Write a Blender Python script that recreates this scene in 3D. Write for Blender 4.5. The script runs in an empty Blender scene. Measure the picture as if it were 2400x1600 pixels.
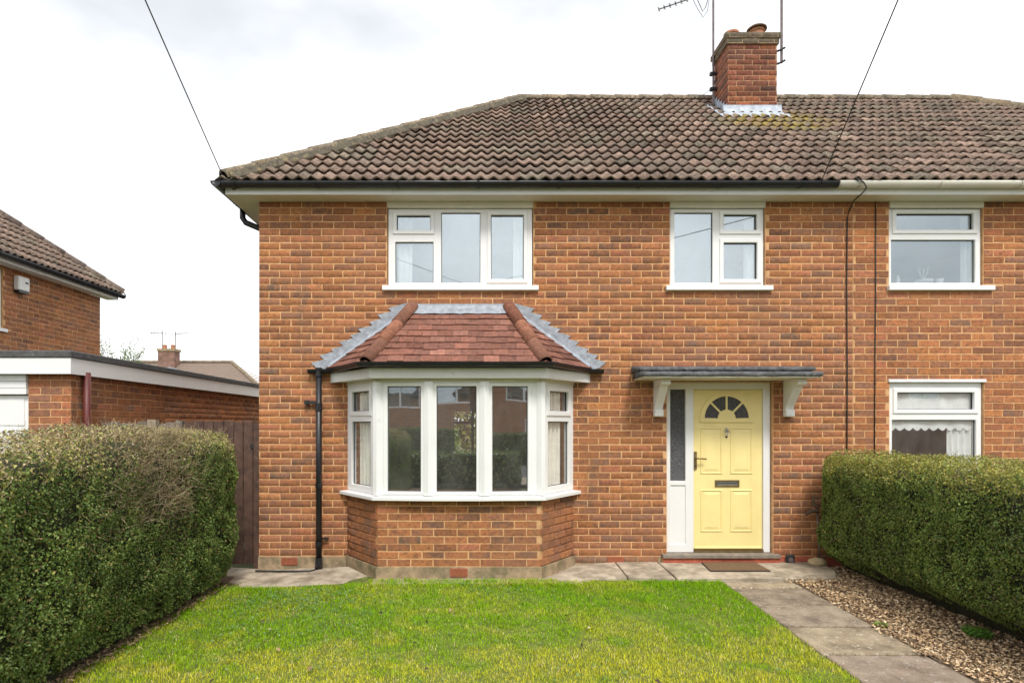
import bpy, bmesh, math, random
import numpy as np
from mathutils import Vector, Matrix
random.seed(7); rng = np.random.default_rng(7)
R = math.radians
scene = bpy.context.scene
COL = scene.collection

# ------------------------------------------------------------------ camera, sky, sun, exposure
cam_d = bpy.data.cameras.new('camera'); cam = bpy.data.objects.new('camera', cam_d); COL.objects.link(cam)
CAM = Vector((0, -7.0, 1.7))
cam.location = CAM; cam.rotation_euler = (R(90), 0, 0)
cam_d.sensor_width = 36; cam_d.lens = 21.0; cam_d.shift_x = 0.025; cam_d.shift_y = 0.08125
cam_d.clip_start = 0.05; cam_d.clip_end = 2000
scene.camera = cam

SUN_EL, SUN_AZ = R(52), R(14)          # azimuth: measured from straight behind the camera, towards the right
world = bpy.data.worlds.new('World'); scene.world = world; world.use_nodes = True
wn = world.node_tree; wn.nodes.clear()
w_out = wn.nodes.new('ShaderNodeOutputWorld')
sky = wn.nodes.new('ShaderNodeTexSky'); sky.sky_type = 'NISHITA'; sky.sun_disc = False
sky.sun_elevation = SUN_EL; sky.sun_rotation = math.pi - SUN_AZ
b1 = wn.nodes.new('ShaderNodeBackground'); b1.inputs[1].default_value = 0.10
wn.links.new(sky.outputs[0], b1.inputs[0])
tc = wn.nodes.new('ShaderNodeTexCoord'); mp = wn.nodes.new('ShaderNodeMapping'); mp.inputs['Scale'].default_value = (1.0, 1.0, 2.2); mp.inputs['Location'].default_value = (1.1, 0.4, 2.0)
wn.links.new(tc.outputs['Generated'], mp.inputs[0])
nz = wn.nodes.new('ShaderNodeTexNoise'); nz.inputs['Scale'].default_value = 1.7; nz.inputs['Detail'].default_value = 5; nz.inputs['Roughness'].default_value = 0.5
wn.links.new(mp.outputs[0], nz.inputs[0])
rp = wn.nodes.new('ShaderNodeValToRGB'); wn.links.new(nz.outputs[0], rp.inputs[0])
rp.color_ramp.elements[0].position = 0.30; rp.color_ramp.elements[0].color = (0.50, 0.515, 0.532, 1)
rp.color_ramp.elements[1].position = 0.68; rp.color_ramp.elements[1].color = (1.15, 1.15, 1.15, 1); rp.color_ramp.interpolation = 'EASE'
b2 = wn.nodes.new('ShaderNodeBackground'); b2.inputs[1].default_value = 0.85
wn.links.new(rp.outputs[0], b2.inputs[0])
mx = wn.nodes.new('ShaderNodeMixShader'); mx.inputs[0].default_value = 0.9
wn.links.new(b1.outputs[0], mx.inputs[1]); wn.links.new(b2.outputs[0], mx.inputs[2]); wn.links.new(mx.outputs[0], w_out.inputs[0])

sun_d = bpy.data.lights.new('sun', 'SUN'); sun_d.energy = 1.5; sun_d.angle = R(13); sun_d.color = (1.0, 0.96, 0.9)
sun = bpy.data.objects.new('sun', sun_d); COL.objects.link(sun)
sdir = Vector((math.sin(SUN_AZ)*math.cos(SUN_EL), -math.cos(SUN_AZ)*math.cos(SUN_EL), math.sin(SUN_EL)))
sun.rotation_euler = sdir.to_track_quat('Z', 'Y').to_euler()

vs = scene.view_settings; vs.view_transform = 'Standard'; vs.look = 'None'; vs.gamma = 1.0; vs.use_curve_mapping = False
vs.exposure = 1.04
scene.cycles.max_bounces = 8; scene.cycles.transparent_max_bounces = 12
scene.cycles.sample_clamp_indirect = 6.0

# ------------------------------------------------------------------ helpers
ROOTLOC = {}
def link(o, parent=None):
    COL.objects.link(o)
    if parent is not None:
        o.parent = parent
        if parent.name in ROOTLOC: o.matrix_parent_inverse = Matrix.Translation(-ROOTLOC[parent.name])
    return o
def tag(o, label=None, cat=None, group=None, kind=None):
    if label: o['label'] = label
    if cat: o['category'] = cat
    if group: o['group'] = group
    if kind: o['kind'] = kind
    return o
def thing(name, label, cat, loc=(0, 0, 0), group=None, kind=None):
    o = bpy.data.objects.new(name, None); o.location = loc; o.empty_display_size = 0.2
    COL.objects.link(o); ROOTLOC[o.name] = Vector(loc)
    return tag(o, label, cat, group, kind)
def mesh_np(name, verts, faces_idx, face_len, mat, parent=None, tint=None, smooth=False):
    """verts Nx3, faces_idx flat loop indices, face_len per-face loop count"""
    me = bpy.data.meshes.new(name)
    verts = np.asarray(verts, np.float32); faces_idx = np.asarray(faces_idx, np.int32).ravel(); face_len = np.asarray(face_len, np.int32)
    me.vertices.add(len(verts)); me.vertices.foreach_set('co', verts.ravel())
    me.loops.add(len(faces_idx)); me.loops.foreach_set('vertex_index', faces_idx)
    me.polygons.add(len(face_len))
    st = np.zeros(len(face_len), np.int32); st[1:] = np.cumsum(face_len)[:-1]
    me.polygons.foreach_set('loop_start', st)
    if smooth: me.polygons.foreach_set('use_smooth', np.ones(len(face_len), bool))
    me.update(calc_edges=True); me.validate()
    if tint is not None:
        a = me.attributes.new('tint', 'FLOAT_COLOR', 'POINT')
        t = np.ones((len(verts), 4), np.float32); t[:, :3] = tint; a.data.foreach_set('color', t.ravel())
    if mat: me.materials.append(mat)
    return link(bpy.data.objects.new(name, me), parent)

class MB:
    def __init__(s): s.v = []; s.f = []
    def add(s, vs, fs):
        k = len(s.v); s.v += [tuple(p) for p in vs]; s.f += [tuple(i+k for i in f) for f in fs]; return s
    def box(s, x0, x1, y0, y1, z0, z1, M=None):
        p = [Vector(q) for q in ((x0,y0,z0),(x1,y0,z0),(x1,y1,z0),(x0,y1,z0),(x0,y0,z1),(x1,y0,z1),(x1,y1,z1),(x0,y1,z1))]
        if M: p = [M @ q for q in p]
        return s.add(p, [(0,3,2,1),(4,5,6,7),(0,1,5,4),(1,2,6,5),(2,3,7,6),(3,0,4,7)])
    def hexa(s, p):
        return s.add(p, [(0,3,2,1),(4,5,6,7),(0,1,5,4),(1,2,6,5),(2,3,7,6),(3,0,4,7)])
    def tube(s, pts, r, n=8, cap=True):
        pts = [Vector(p) for p in pts]; rs = r if isinstance(r, (list, tuple)) else [r]*len(pts)
        k = len(s.v); up = Vector((0, 0, 1))
        for i, p in enumerate(pts):
            d = (pts[min(i+1, len(pts)-1)] - pts[max(i-1, 0)]).normalized()
            a = d.cross(up)
            if a.length < 0.05: a = d.cross(Vector((1, 0, 0)))
            a.normalize(); b = d.cross(a)
            for j in range(n):
                t = 2*math.pi*j/n
                s.v.append(tuple(p + a*math.cos(t)*rs[i] + b*math.sin(t)*rs[i]))
        for i in range(len(pts)-1):
            for j in range(n):
                s.f.append((k+i*n+j, k+i*n+(j+1) % n, k+(i+1)*n+(j+1) % n, k+(i+1)*n+j))
        if cap:
            s.f.append(tuple(k+j for j in range(n))); s.f.append(tuple(k+(len(pts)-1)*n+j for j in range(n))[::-1])
        return s
    def extrude(s, poly, dvec):
        """poly: list of 3d points, extruded by dvec"""
        n = len(poly); dv = Vector(dvec); p = [Vector(q) for q in poly]
        return s.add(p + [q+dv for q in p], [tuple(range(n))[::-1], tuple(range(n, 2*n))] + [(i, (i+1) % n, n+(i+1) % n, n+i) for i in range(n)])
    def lathe(s, prof, c, n=16, axis='z'):
        k = len(s.v); c = Vector(c)
        for (r, h) in prof:
            for j in range(n):
                t = 2*math.pi*j/n
                q = (r*math.cos(t), r*math.sin(t), h) if axis == 'z' else (r*math.cos(t), h, r*math.sin(t))
                s.v.append(tuple(c + Vector(q)))
        for i in range(len(prof)-1):
            for j in range(n): s.f.append((k+i*n+j, k+i*n+(j+1) % n, k+(i+1)*n+(j+1) % n, k+(i+1)*n+j))
        s.f.append(tuple(k+(len(prof)-1)*n+j for j in range(n))); s.f.append(tuple(k+j for j in range(n))[::-1])
        return s
    def mesh(s, name, mat=None, smooth=False, bevel=0):
        me = bpy.data.meshes.new(name); me.from_pydata(s.v, [], s.f)
        bm = bmesh.new(); bm.from_mesh(me)
        bmesh.ops.recalc_face_normals(bm, faces=bm.faces)
        if bevel: bmesh.ops.bevel(bm, geom=list(bm.edges), offset=bevel, segments=1, affect='EDGES', clamp_overlap=True)
        bm.to_mesh(me); bm.free()
        if smooth: me.polygons.foreach_set('use_smooth', np.ones(len(me.polygons), bool))
        if mat: me.materials.append(mat)
        return me
    def build(s, name, mat, parent=None, smooth=False, bevel=0):
        return link(bpy.data.objects.new(name, s.mesh(name, mat, smooth, bevel)), parent)

def holed(u0, u1, z0, z1, holes, depth, M, chamfer=0):
    """flat panel in local (x=u, z) with rectangular holes, front at y=0, back at y=depth"""
    xs = sorted({u0, u1, *[min(max(h[i], u0), u1) for h in holes for i in (0, 1)]})
    zs = sorted({z0, z1, *[min(max(h[i], z0), z1) for h in holes for i in (2, 3)]})
    bm = bmesh.new(); vd = {}
    def V(x, z):
        if (x, z) not in vd: vd[(x, z)] = bm.verts.new((x, 0, z))
        return vd[(x, z)]
    for a, b in zip(xs, xs[1:]):
        for c, d in zip(zs, zs[1:]):
            mxx, mz = (a+b)/2, (c+d)/2
            if any(h[0] < mxx < h[1] and h[2] < mz < h[3] for h in holes): continue
            bm.faces.new((V(a, c), V(b, c), V(b, d), V(a, d)))
    r = bmesh.ops.extrude_face_region(bm, geom=list(bm.faces))
    vv = [e for e in r['geom'] if isinstance(e, bmesh.types.BMVert)]
    bmesh.ops.translate(bm, verts=vv, vec=(0, depth, 0))
    bmesh.ops.dissolve_limit(bm, angle_limit=0.01, verts=bm.verts, edges=bm.edges)
    bmesh.ops.recalc_face_normals(bm, faces=bm.faces)
    if chamfer:
        es = [e for e in bm.edges if all(abs(v.co.y) < 1e-6 for v in e.verts) and len(e.link_faces) == 2 and e.calc_face_angle(0) > 1]
        bmesh.ops.bevel(bm, geom=es, offset=chamfer, segments=1, affect='EDGES', clamp_overlap=True)
    bm.transform(M)
    return bm
def bm_obj(bm, name, mat, parent):
    me = bpy.data.meshes.new(name); bm.to_mesh(me); bm.free()
    if mat: me.materials.append(mat)
    return link(bpy.data.objects.new(name, me), parent)
def frameM(o, n):
    """matrix with local x along the wall, local y into the wall, z up"""
    n = Vector(n).normalized(); y = -n; z = Vector((0, 0, 1)); x = y.cross(z)
    return Matrix(((x.x, y.x, z.x, o[0]), (x.y, y.y, z.y, o[1]), (x.z, y.z, z.z, o[2]), (0, 0, 0, 1)))
def vnoise(x, y, seed=0, scale=1.0):
    g = np.random.default_rng(seed).random((256, 256))
    x = np.asarray(x)/scale+100.3; y = np.asarray(y)/scale+100.7
    xi = np.floor(x).astype(int); yi = np.floor(y).astype(int); fx = x-xi; fy = y-yi
    fx = fx*fx*(3-2*fx); fy = fy*fy*(3-2*fy)
    G = lambda a, b: g[a % 256, b % 256]
    return (G(xi, yi)*(1-fx)+G(xi+1, yi)*fx)*(1-fy)+(G(xi, yi+1)*(1-fx)+G(xi+1, yi+1)*fx)*fy
def fbm(x, y, seed=0, scale=1.0):
    return (vnoise(x, y, seed, scale)*4+vnoise(x, y, seed+1, scale/2.1)*2+vnoise(x, y, seed+2, scale/4.3))/7
def sstep(a, b, x):
    t = np.clip((np.asarray(x)-a)/(b-a), 0, 1); return t*t*(3-2*t)

# ------------------------------------------------------------------ materials
class NT:
    def __init__(s, name):
        s.m = bpy.data.materials.new(name); s.m.use_nodes = True; s.t = s.m.node_tree
        s.p = s.t.nodes['Principled BSDF']; s.out = s.t.nodes['Material Output']
        s.geo = None
    def n(s, typ, **kw):
        nd = s.t.nodes.new(typ)
        for k, v in kw.items(): setattr(nd, k, v)
        return nd
    def l(s, a, b): s.t.links.new(a, b)
    def pos(s):
        if not s.geo: s.geo = s.n('ShaderNodeNewGeometry')
        return s.geo.outputs['Position']
    def noise(s, scale, detail=4, rough=0.55, vec=None, dim=None):
        nd = s.n('ShaderNodeTexNoise'); nd.inputs['Scale'].default_value = scale; nd.inputs['Detail'].default_value = detail; nd.inputs['Roughness'].default_value = rough
        s.l(vec or s.pos(), nd.inputs['Vector']); return nd.outputs[0]
    def scaled(s, sc):
        m = s.n('ShaderNodeMapping'); m.inputs['Scale'].default_value = sc; s.l(s.pos(), m.inputs[0]); return m.outputs[0]
    def ramp(s, fac, stops):
        r = s.n('ShaderNodeValToRGB'); s.l(fac, r.inputs[0]); e = r.color_ramp.elements
        while len(e) < len(stops): e.new(0.5)
        for el, (p, c) in zip(e, stops): el.position = p; el.color = (*c, 1) if len(c) == 3 else c
        return r.outputs[0]
    def gray(s, fac, a, b, va=0.0, vb=1.0): return s.ramp(fac, [(a, (va,)*3), (b, (vb,)*3)])
    def mix(s, fac, a, b, mode='MIX'):
        m = s.n('ShaderNodeMix', data_type='RGBA', blend_type=mode)
        for sock, v in ((m.inputs[0], fac), (m.inputs[6], a), (m.inputs[7], b)):
            if isinstance(v, (int, float)): sock.default_value = v
            elif isinstance(v, tuple): sock.default_value = (*v, 1)
            else: s.l(v, sock)
        return m.outputs[2]
    def bump(s, h, strength=0.3, dist=0.01):
        b = s.n('ShaderNodeBump'); b.inputs['Strength'].default_value = strength; b.inputs['Distance'].default_value = dist
        s.l(h, b.inputs['Height']); s.l(b.outputs[0], s.p.inputs['Normal']); return b
    def base(s, c):
        if isinstance(c, tuple): s.p.inputs['Base Color'].default_value = (*c, 1)
        else: s.l(c, s.p.inputs['Base Color'])
    def rough(s, v):
        if isinstance(v, (int, float)): s.p.inputs['Roughness'].default_value = v
        else: s.l(v, s.p.inputs['Roughness'])
    def tint(s):
        oi = s.n('ShaderNodeObjectInfo'); at = s.n('ShaderNodeAttribute', attribute_name='tint')
        return s.mix(1.0, oi.outputs['Color'], at.outputs['Color'], 'MULTIPLY')
MAT = {}
def simple(name, col, rough=0.5, var=0.12, scale=8, bump=0.0, bscale=60, metal=0, dirt=None, spec=None):
    t = NT(name); c = t.mix(1.0, col, t.ramp(t.noise(scale, 5), [(0.3, (1-var,)*3), (0.7, (1+var,)*3)]), 'MULTIPLY')
    if dirt: c = t.mix(t.gray(t.noise(dirt[1], 6, 0.65), dirt[2], dirt[3]), c, dirt[0])
    t.base(c); t.rough(rough); t.p.inputs['Metallic'].default_value = metal
    if spec is not None: t.p.inputs['Specular IOR Level'].default_value = spec
    if bump: t.bump(t.noise(bscale, 6, 0.6), bump, 0.006)
    MAT[name] = t.m; return t.m

def mk_brick(name='brick'):
    t = NT(name); c = t.tint()
    c = t.mix(t.gray(t.noise(11, 3, .6), .46, .60, 0, .6), c, (.380, .149, .060))
    c = t.mix(t.gray(t.noise(13, 3, .6, t.scaled((1, 1, 1.6))), .52, .64, 0, .6), c, (.195, .096, .066))
    c = t.mix(1.0, c, t.ramp(t.noise(28, 5, 0.65), [(0.30, (0.58, 0.57, 0.58)), (0.47, (1, 1, 1)), (0.72, (1.34, 1.28, 1.18))]), 'MULTIPLY')
    c = t.mix(t.gray(t.noise(95, 3, 0.6), 0.56, 0.68, 0, 0.75), c, (0.10, 0.062, 0.050))
    c = t.mix(t.gray(t.noise(70, 3, 0.6, t.scaled((1, 1, 1.7))), 0.62, 0.72, 0, 0.5), c, (0.58, 0.38, 0.23))
    c = t.mix(t.gray(t.noise(1.1, 4, 0.6), 0.50, 0.72, 0, 0.38), c, (0.26, 0.150, 0.110))
    c = t.mix(t.gray(t.noise(0.8, 3, 0.5, t.scaled((1, 1, 2.2))), 0.50, 0.66, 0, 0.35), c, (0.43, 0.172, 0.064))
    c = t.mix(t.gray(t.noise(1.0, 6, .65, t.scaled((2.6, 2.6, .55))), .55, .72, 0, .42), c, (.15, .105, .08))
    t.base(c); t.rough(0.9); t.p.inputs['Specular IOR Level'].default_value = 0.2
    t.bump(t.noise(110, 5, 0.65), 0.55, 0.004); MAT[name] = t.m
mk_brick()
def mk_old_brick():
    t = NT('old_brick'); c = t.tint(); c = t.mix(1.0, c, t.ramp(t.noise(24, 5, 0.65), [(0.30, (0.5, 0.5, 0.5)), (0.5, (1, 1, 1)), (0.72, (1.5, 1.35, 1.25))]), 'MULTIPLY')
    c = t.mix(t.gray(t.noise(40, 4, 0.7), 0.58, 0.68, 0, .7), c, (.07, .055, .045)); t.base(c); t.rough(.95); t.bump(t.noise(100, 5), .5, .004); MAT['old_brick'] = t.m
mk_old_brick()
def mk_mortar():
    t = NT('mortar')
    c = t.ramp(t.noise(16, 6, 0.6), [(0.25, (0.42, 0.225, 0.105)), (0.5, (0.62, 0.360, 0.175)), (0.78, (0.76, 0.49, 0.27))])
    c = t.mix(t.gray(t.noise(1.7, 4), 0.52, 0.72, 0, 0.35), c, (0.42, 0.27, 0.18))
    c = t.mix(t.gray(t.noise(1.0, 6, .65, t.scaled((2.6, 2.6, .55))), .55, .72, 0, .42), c, (.15, .105, .08))
    t.base(c); t.rough(0.95); t.p.inputs['Specular IOR Level'].default_value = 0.1; t.bump(t.noise(90, 5), 0.4, 0.004); MAT['mortar'] = t.m
mk_mortar()
def mk_tile(name, moss=0.0, spots=True):
    t = NT(name); c = t.tint()
    lo, hi = (.45, 1.75) if spots else (.68, 1.35)
    c = t.mix(1.0, c, t.ramp(t.noise(22, 6, 0.65), [(0.3, (lo, lo, lo)), (0.5, (1, 1, 1)), (0.7, (hi, hi*.96, hi*.92))]), 'MULTIPLY')
    if spots:
        c = t.mix(t.gray(t.noise(48, 4, 0.75), 0.57, 0.66, 0, 0.8), c, (0.46, 0.42, 0.34))
        c = t.mix(t.gray(t.noise(9, 5, 0.7), 0.60, 0.70, 0, 0.55), c, (0.10, 0.088, 0.072))
        c = t.mix(t.gray(t.noise(13, 5, 0.7), 0.66, 0.74, 0, 0.45), c, (0.30, 0.26, 0.13))
    if moss:
        # yellow lichen patch that grows below the chimney
        d = t.n('ShaderNodeVectorMath', operation='DISTANCE'); sc = t.scaled((1.0, 1.35, 1.35)); t.l(sc, d.inputs[0]); d.inputs[1].default_value = (4.35, 2.0*1.35, 6.15*1.35)
        m1 = t.gray(d.outputs['Value'], 0.6, 1.9, 1.0, 0.0)
        m2 = t.gray(t.noise(7, 6, 0.7), 0.43, 0.62)
        c = t.mix(t.mix(1.0, m1, m2, 'MULTIPLY'), c, (0.33, 0.25, 0.045))
    t.base(c); t.rough(0.92); t.p.inputs['Specular IOR Level'].default_value = 0.25; t.bump(t.noise(120, 5, 0.7), 0.7, 0.005); MAT[name] = t.m
mk_tile('roof_tile', moss=1); mk_tile('clay_tile', spots=False); mk_tile('hip_tile')
def mk_glass(name, refl, tintc, tr=(0.9, 0.92, 0.92)):
    t = NT(name); t.t.nodes.remove(t.p)
    g = t.n('ShaderNodeBsdfGlossy'); g.inputs['Roughness'].default_value = 0.012; g.inputs['Color'].default_value = (*tintc, 1)
    tr_ = t.n('ShaderNodeBsdfTransparent'); tr_.inputs[0].default_value = (*tr, 1)
    b = t.n('ShaderNodeBump'); b.inputs['Strength'].default_value = 0.03; b.inputs['Distance'].default_value = 0.02
    t.l(t.noise(2.2, 1), b.inputs['Height']); t.l(b.outputs[0], g.inputs['Normal'])
    m = t.n('ShaderNodeMixShader'); m.inputs[0].default_value = refl
    t.l(tr_.outputs[0], m.inputs[1]); t.l(g.outputs[0], m.inputs[2])
    df = t.n('ShaderNodeBsdfDiffuse'); df.inputs[0].default_value = (.62, .60, .56, 1); m2 = t.n('ShaderNodeMixShader')
    t.l(t.gray(t.noise(3.5, 6, .7, t.scaled((1, 1, .6))), .3, .75, .015, .075), m2.inputs[0]); t.l(m.outputs[0], m2.inputs[1]); t.l(df.outputs[0], m2.inputs[2]); t.l(m2.outputs[0], t.out.inputs[0]); MAT[name] = t.m
mk_glass('glass_dim', 0.11, (0.9, 0.93, 1.0), (.97, .98, .98)); mk_glass('glass_sky', 0.30, (0.80, 0.88, 0.92)); mk_glass('glass_room', 0.27, (0.95, 0.97, 1.0), (.97, .98, .98))
def mk_obscure():
    t = NT('obscure_glass'); v = t.n('ShaderNodeTexVoronoi'); v.inputs['Scale'].default_value = 85; t.l(t.pos(), v.inputs['Vector'])
    t.base(t.ramp(v.outputs['Distance'], [(0.1, (0.012, 0.012, 0.014)), (0.6, (0.10, 0.10, 0.11))])); t.rough(0.25); t.bump(v.outputs['Distance'], 0.9, 0.01); MAT['obscure_glass'] = t.m
mk_obscure()
simple('upvc', (0.80, 0.80, 0.79), 0.35, 0.03, 3, dirt=((0.5, 0.5, 0.45), 5, 0.66, 0.82))
simple('cream_paint', (0.70, 0.67, 0.58), 0.5, 0.07, 3, dirt=((0.42, 0.39, 0.31), 7, 0.60, 0.80), bump=0.1)
simple('white_paint', (0.78, 0.77, 0.74), 0.5, 0.05, 4, dirt=((0.5, 0.48, 0.43), 6, 0.62, 0.8), bump=0.1)
simple('black_plastic', (0.013, 0.013, 0.016), 0.38, 0.3, 9)
simple('gasket', (0.03, 0.03, 0.03), 0.6, 0.1)
simple('lead', (0.30, 0.33, 0.37), 0.55, 0.28, 14, bump=0.4, bscale=25, dirt=((0.62, 0.64, 0.66), 18, 0.58, 0.75))
simple('bright_lead', (0.38, 0.425, 0.49), 0.5, 0.3, 12, bump=0.6, bscale=22, dirt=((0.62, 0.64, 0.68), 20, 0.57, 0.72))
simple('felt', (0.085, 0.085, 0.085), 0.9, 0.3, 20, bump=0.6, bscale=150, dirt=((0.3, 0.29, 0.26), 22, 0.62, 0.74))
simple('canopy_felt', (0.095, 0.095, 0.098), 0.88, 0.5, 14, bump=0.8, bscale=50, dirt=((0.42, 0.40, 0.36), 19, 0.62, 0.74))
simple('yellow_paint', (0.88, 0.73, 0.32), 0.45, 0.05, 5, bump=0.08, bscale=90, dirt=((0.60, 0.47, 0.20), 9, 0.66, 0.86))
simple('brass', (0.30, 0.22, 0.11), 0.4, 0.2, 20, metal=0.8)
simple('silver', (0.5, 0.49, 0.46), 0.35, 0.1, 20, metal=0.9)
simple('plinth', (0.34, 0.250, 0.155), 0.92, 0.35, 11, bump=0.7, bscale=60, dirt=((0.17, 0.145, 0.08), 6, 0.46, 0.66))
simple('terracotta', (0.36, 0.095, 0.05), 0.8, 0.2, 25, bump=0.4)
simple('red_paint_brick', (0.40, 0.10, 0.055), 0.8, 0.25, 12, bump=0.4)
simple('step_tile', (0.22, 0.185, 0.15), 0.8, 0.2, 12, bump=0.4, dirt=((0.36, 0.3, 0.22), 10, 0.55, 0.7))
simple('concrete', (0.44, 0.37, 0.28), 0.93, 0.28, 6, bump=0.7, bscale=90, dirt=((0.22, 0.18, 0.125), 5, 0.44, 0.66))
def mk_slab():
    t = NT('slab'); c = t.ramp(t.noise(5, 7, .68), [(.30, (.14, .11, .078)), (.46, (.26, .205, .145)), (.70, (.40, .325, .235))])
    c = t.mix(t.gray(t.noise(26, 4, .6), .60, .67, 0, .8), c, (.50, .46, .39)); c = t.mix(t.gray(t.noise(70, 4, .7), .52, .68, 0, .55), c, (.10, .08, .06))
    oi = t.n('ShaderNodeObjectInfo'); c = t.mix(1.0, c, oi.outputs['Color'], 'MULTIPLY')
    t.base(c); t.rough(.95); t.bump(t.noise(90, 6, .7), .8, .006); MAT['slab'] = t.m
mk_slab()
simple('gate_wood', (0.085, 0.044, 0.030), 0.75, 0.4, 9, bump=0.5, dirt=((0.15, 0.10, 0.07), 14, .56, .72))
simple('grey_wood', (0.17, 0.14, 0.11), 0.85, 0.3, 9, bump=0.5, dirt=((0.33, 0.3, 0.26), 8, 0.55, 0.7))
simple('board_wood', (0.27, 0.205, 0.13), 0.85, 0.25, 10, bump=0.5)
simple('soil', (0.135, 0.092, 0.058), 0.97, 0.4, 20, bump=1.0, bscale=45)
simple('lawn_base', (0.12, 0.15, 0.025), 0.97, 0.4, 12, bump=0.8)
simple('ground', (0.10, 0.12, 0.05), 0.97, 0.3, 2, bump=0.4)
simple('asphalt', (0.055, 0.055, 0.055), 0.92, 0.2, 30, bump=0.4)
simple('mat_fibre', (0.17, 0.105, 0.055), 0.98, 0.3, 90, bump=1.0, bscale=180)
simple('rubber', (0.02, 0.02, 0.02), 0.7)
simple('rock', (0.46, 0.36, 0.20), 0.9, 0.25, 14, bump=0.8, bscale=30)
simple('maroon_paint', (0.12, 0.025, 0.02), 0.5, 0.2)
simple('pot_clay', (0.42, 0.17, 0.085), 0.85, 0.25, 12, bump=0.4, dirt=((0.2, 0.15, 0.09), 9, 0.5, 0.7))
simple('mast_metal', (0.14, 0.11, 0.11), 0.5, 0.4, 12, metal=0.4)
simple('cable', (0.02, 0.018, 0.018), 0.6)
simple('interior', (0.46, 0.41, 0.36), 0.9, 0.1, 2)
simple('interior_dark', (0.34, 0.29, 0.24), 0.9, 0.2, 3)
simple('curtain', (0.90, 0.87, 0.78), 0.95, 0.12, 6)
simple('white_fabric', (0.88, 0.88, 0.86), 0.9, 0.06, 10)
simple('ceramic', (0.85, 0.85, 0.84), 0.25, 0.03)
simple('white_plastic', (0.78, 0.77, 0.73), 0.4, 0.04)
simple('pole_wood', (0.13, 0.085, 0.055), 0.9, 0.2, 10)
simple('bark', (0.12, 0.085, 0.055), 0.95, 0.3, 20, bump=0.6)
def mk_leaf(name, rough=0.42, trans=0.18, spec=0.5):
    t = NT(name); at = t.n('ShaderNodeAttribute', attribute_name='tint'); t.base(at.outputs['Color']); t.rough(rough); t.p.inputs['Specular IOR Level'].default_value = spec
    tl = t.n('ShaderNodeBsdfTranslucent'); t.l(at.outputs['Color'], tl.inputs[0])
    m = t.n('ShaderNodeMixShader'); m.inputs[0].default_value = trans
    t.l(t.p.outputs[0], m.inputs[1]); t.l(tl.outputs[0], m.inputs[2]); t.l(m.outputs[0], t.out.inputs[0]); MAT[name] = t.m
mk_leaf('leaf', 0.48, 0.24, 0.42); mk_leaf('blade', 0.85, 0.32, 0.08); mk_leaf('chip', 0.9, 0.02, 0.2)
def mk_brick_pattern():
    t = NT('brick_pattern'); b = t.n('ShaderNodeTexBrick'); b.inputs['Scale'].default_value = 1.0
    b.inputs['Brick Width'].default_value = 0.2535; b.inputs['Row Height'].default_value = 0.0828; b.inputs['Mortar Size'].default_value = 0.006
    b.inputs['Color1'].default_value = (0.36, 0.165, 0.085, 1); b.inputs['Color2'].default_value = (0.24, 0.125, 0.085, 1); b.inputs['Mortar'].default_value = (0.5, 0.33, 0.2, 1)
    sx = t.n('ShaderNodeSeparateXYZ'); t.l(t.pos(), sx.inputs[0]); ad = t.n('ShaderNodeMath', operation='ADD'); t.l(sx.outputs[0], ad.inputs[0]); t.l(sx.outputs[1], ad.inputs[1])
    cb = t.n('ShaderNodeCombineXYZ'); t.l(ad.outputs[0], cb.inputs[0]); t.l(sx.outputs[2], cb.inputs[1]); t.l(cb.outputs[0], b.inputs['Vector'])
    t.base(b.outputs['Color']); t.rough(0.9); MAT['brick_pattern'] = t.m
mk_brick_pattern()

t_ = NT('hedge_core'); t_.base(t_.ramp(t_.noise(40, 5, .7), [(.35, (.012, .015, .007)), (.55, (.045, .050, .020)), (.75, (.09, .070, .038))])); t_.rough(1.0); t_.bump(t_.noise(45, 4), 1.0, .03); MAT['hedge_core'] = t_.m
simple('brown_roof', (.15, .11, .09), .9, .3, 6)

# ------------------------------------------------------------------ bricks
BP, CP = 0.2495, 0.0815          # stretcher pitch, course pitch
BL, BH = BP-0.0105, CP-0.0105
def brick_proto(seed):
    r = random.Random(seed); c = 0.004
    def j(a): return r.uniform(-a, a)
    o = [(-BL/2, -BH/2), (BL/2, -BH/2), (BL/2, BH/2), (-BL/2, BH/2)]
    V = []
    for (x, z) in o: V.append((x+j(.0012), 0.05, z+j(.001)))
    for (x, z) in o: V.append((x+j(.0015), 0.0035+j(.001), z+j(.0013)))
    for (x, z) in o: V.append((x-math.copysign(c+abs(j(.002)), x), j(.0012), z-math.copysign(c*0.8+abs(j(.001)), z)))
    F = [(8, 9, 10, 11)]
    for a in (0, 4):
        for k in range(4): F.append((a+k, a+(k+1) % 4, a+4+(k+1) % 4, a+4+k))
    return V, F
PROTO = [brick_proto(i) for i in range(6)]
PROTO_ME = []
for i, (V, F) in enumerate(PROTO):
    o = MB(); o.v = V; o.f = F
    me = o.mesh('brick', MAT['brick'])
    a = me.attributes.new('tint', 'FLOAT_COLOR', 'POINT'); a.data.foreach_set('color', np.ones(len(V)*4, np.float32)); PROTO_ME.append(me)
PAL = [((0.40, 0.160, 0.072), 6), ((0.44, 0.185, 0.075), 4), ((0.365, 0.150, 0.074), 7), ((0.325, 0.140, 0.076), 6), ((0.27, 0.130, 0.080), 4), ((0.235, 0.120, 0.080), 2), ((0.385, 0.145, 0.080), 3), ((0.215, 0.128, 0.092), .7)]
PAL_C = [p[0] for p in PAL]; PAL_W = [p[1] for p in PAL]
def brick_tint(r, warm=0.0):
    c = r.choices(PAL_C, PAL_W)[0]; k = r.choice((.66, .76, .84, .9, .96, 1.02, 1.1))*r.uniform(.95, 1.05)
    return (c[0]*k*(1+warm)*.985, c[1]*k*(1+warm*0.3)*1.02, c[2]*k*1.02)
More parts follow.
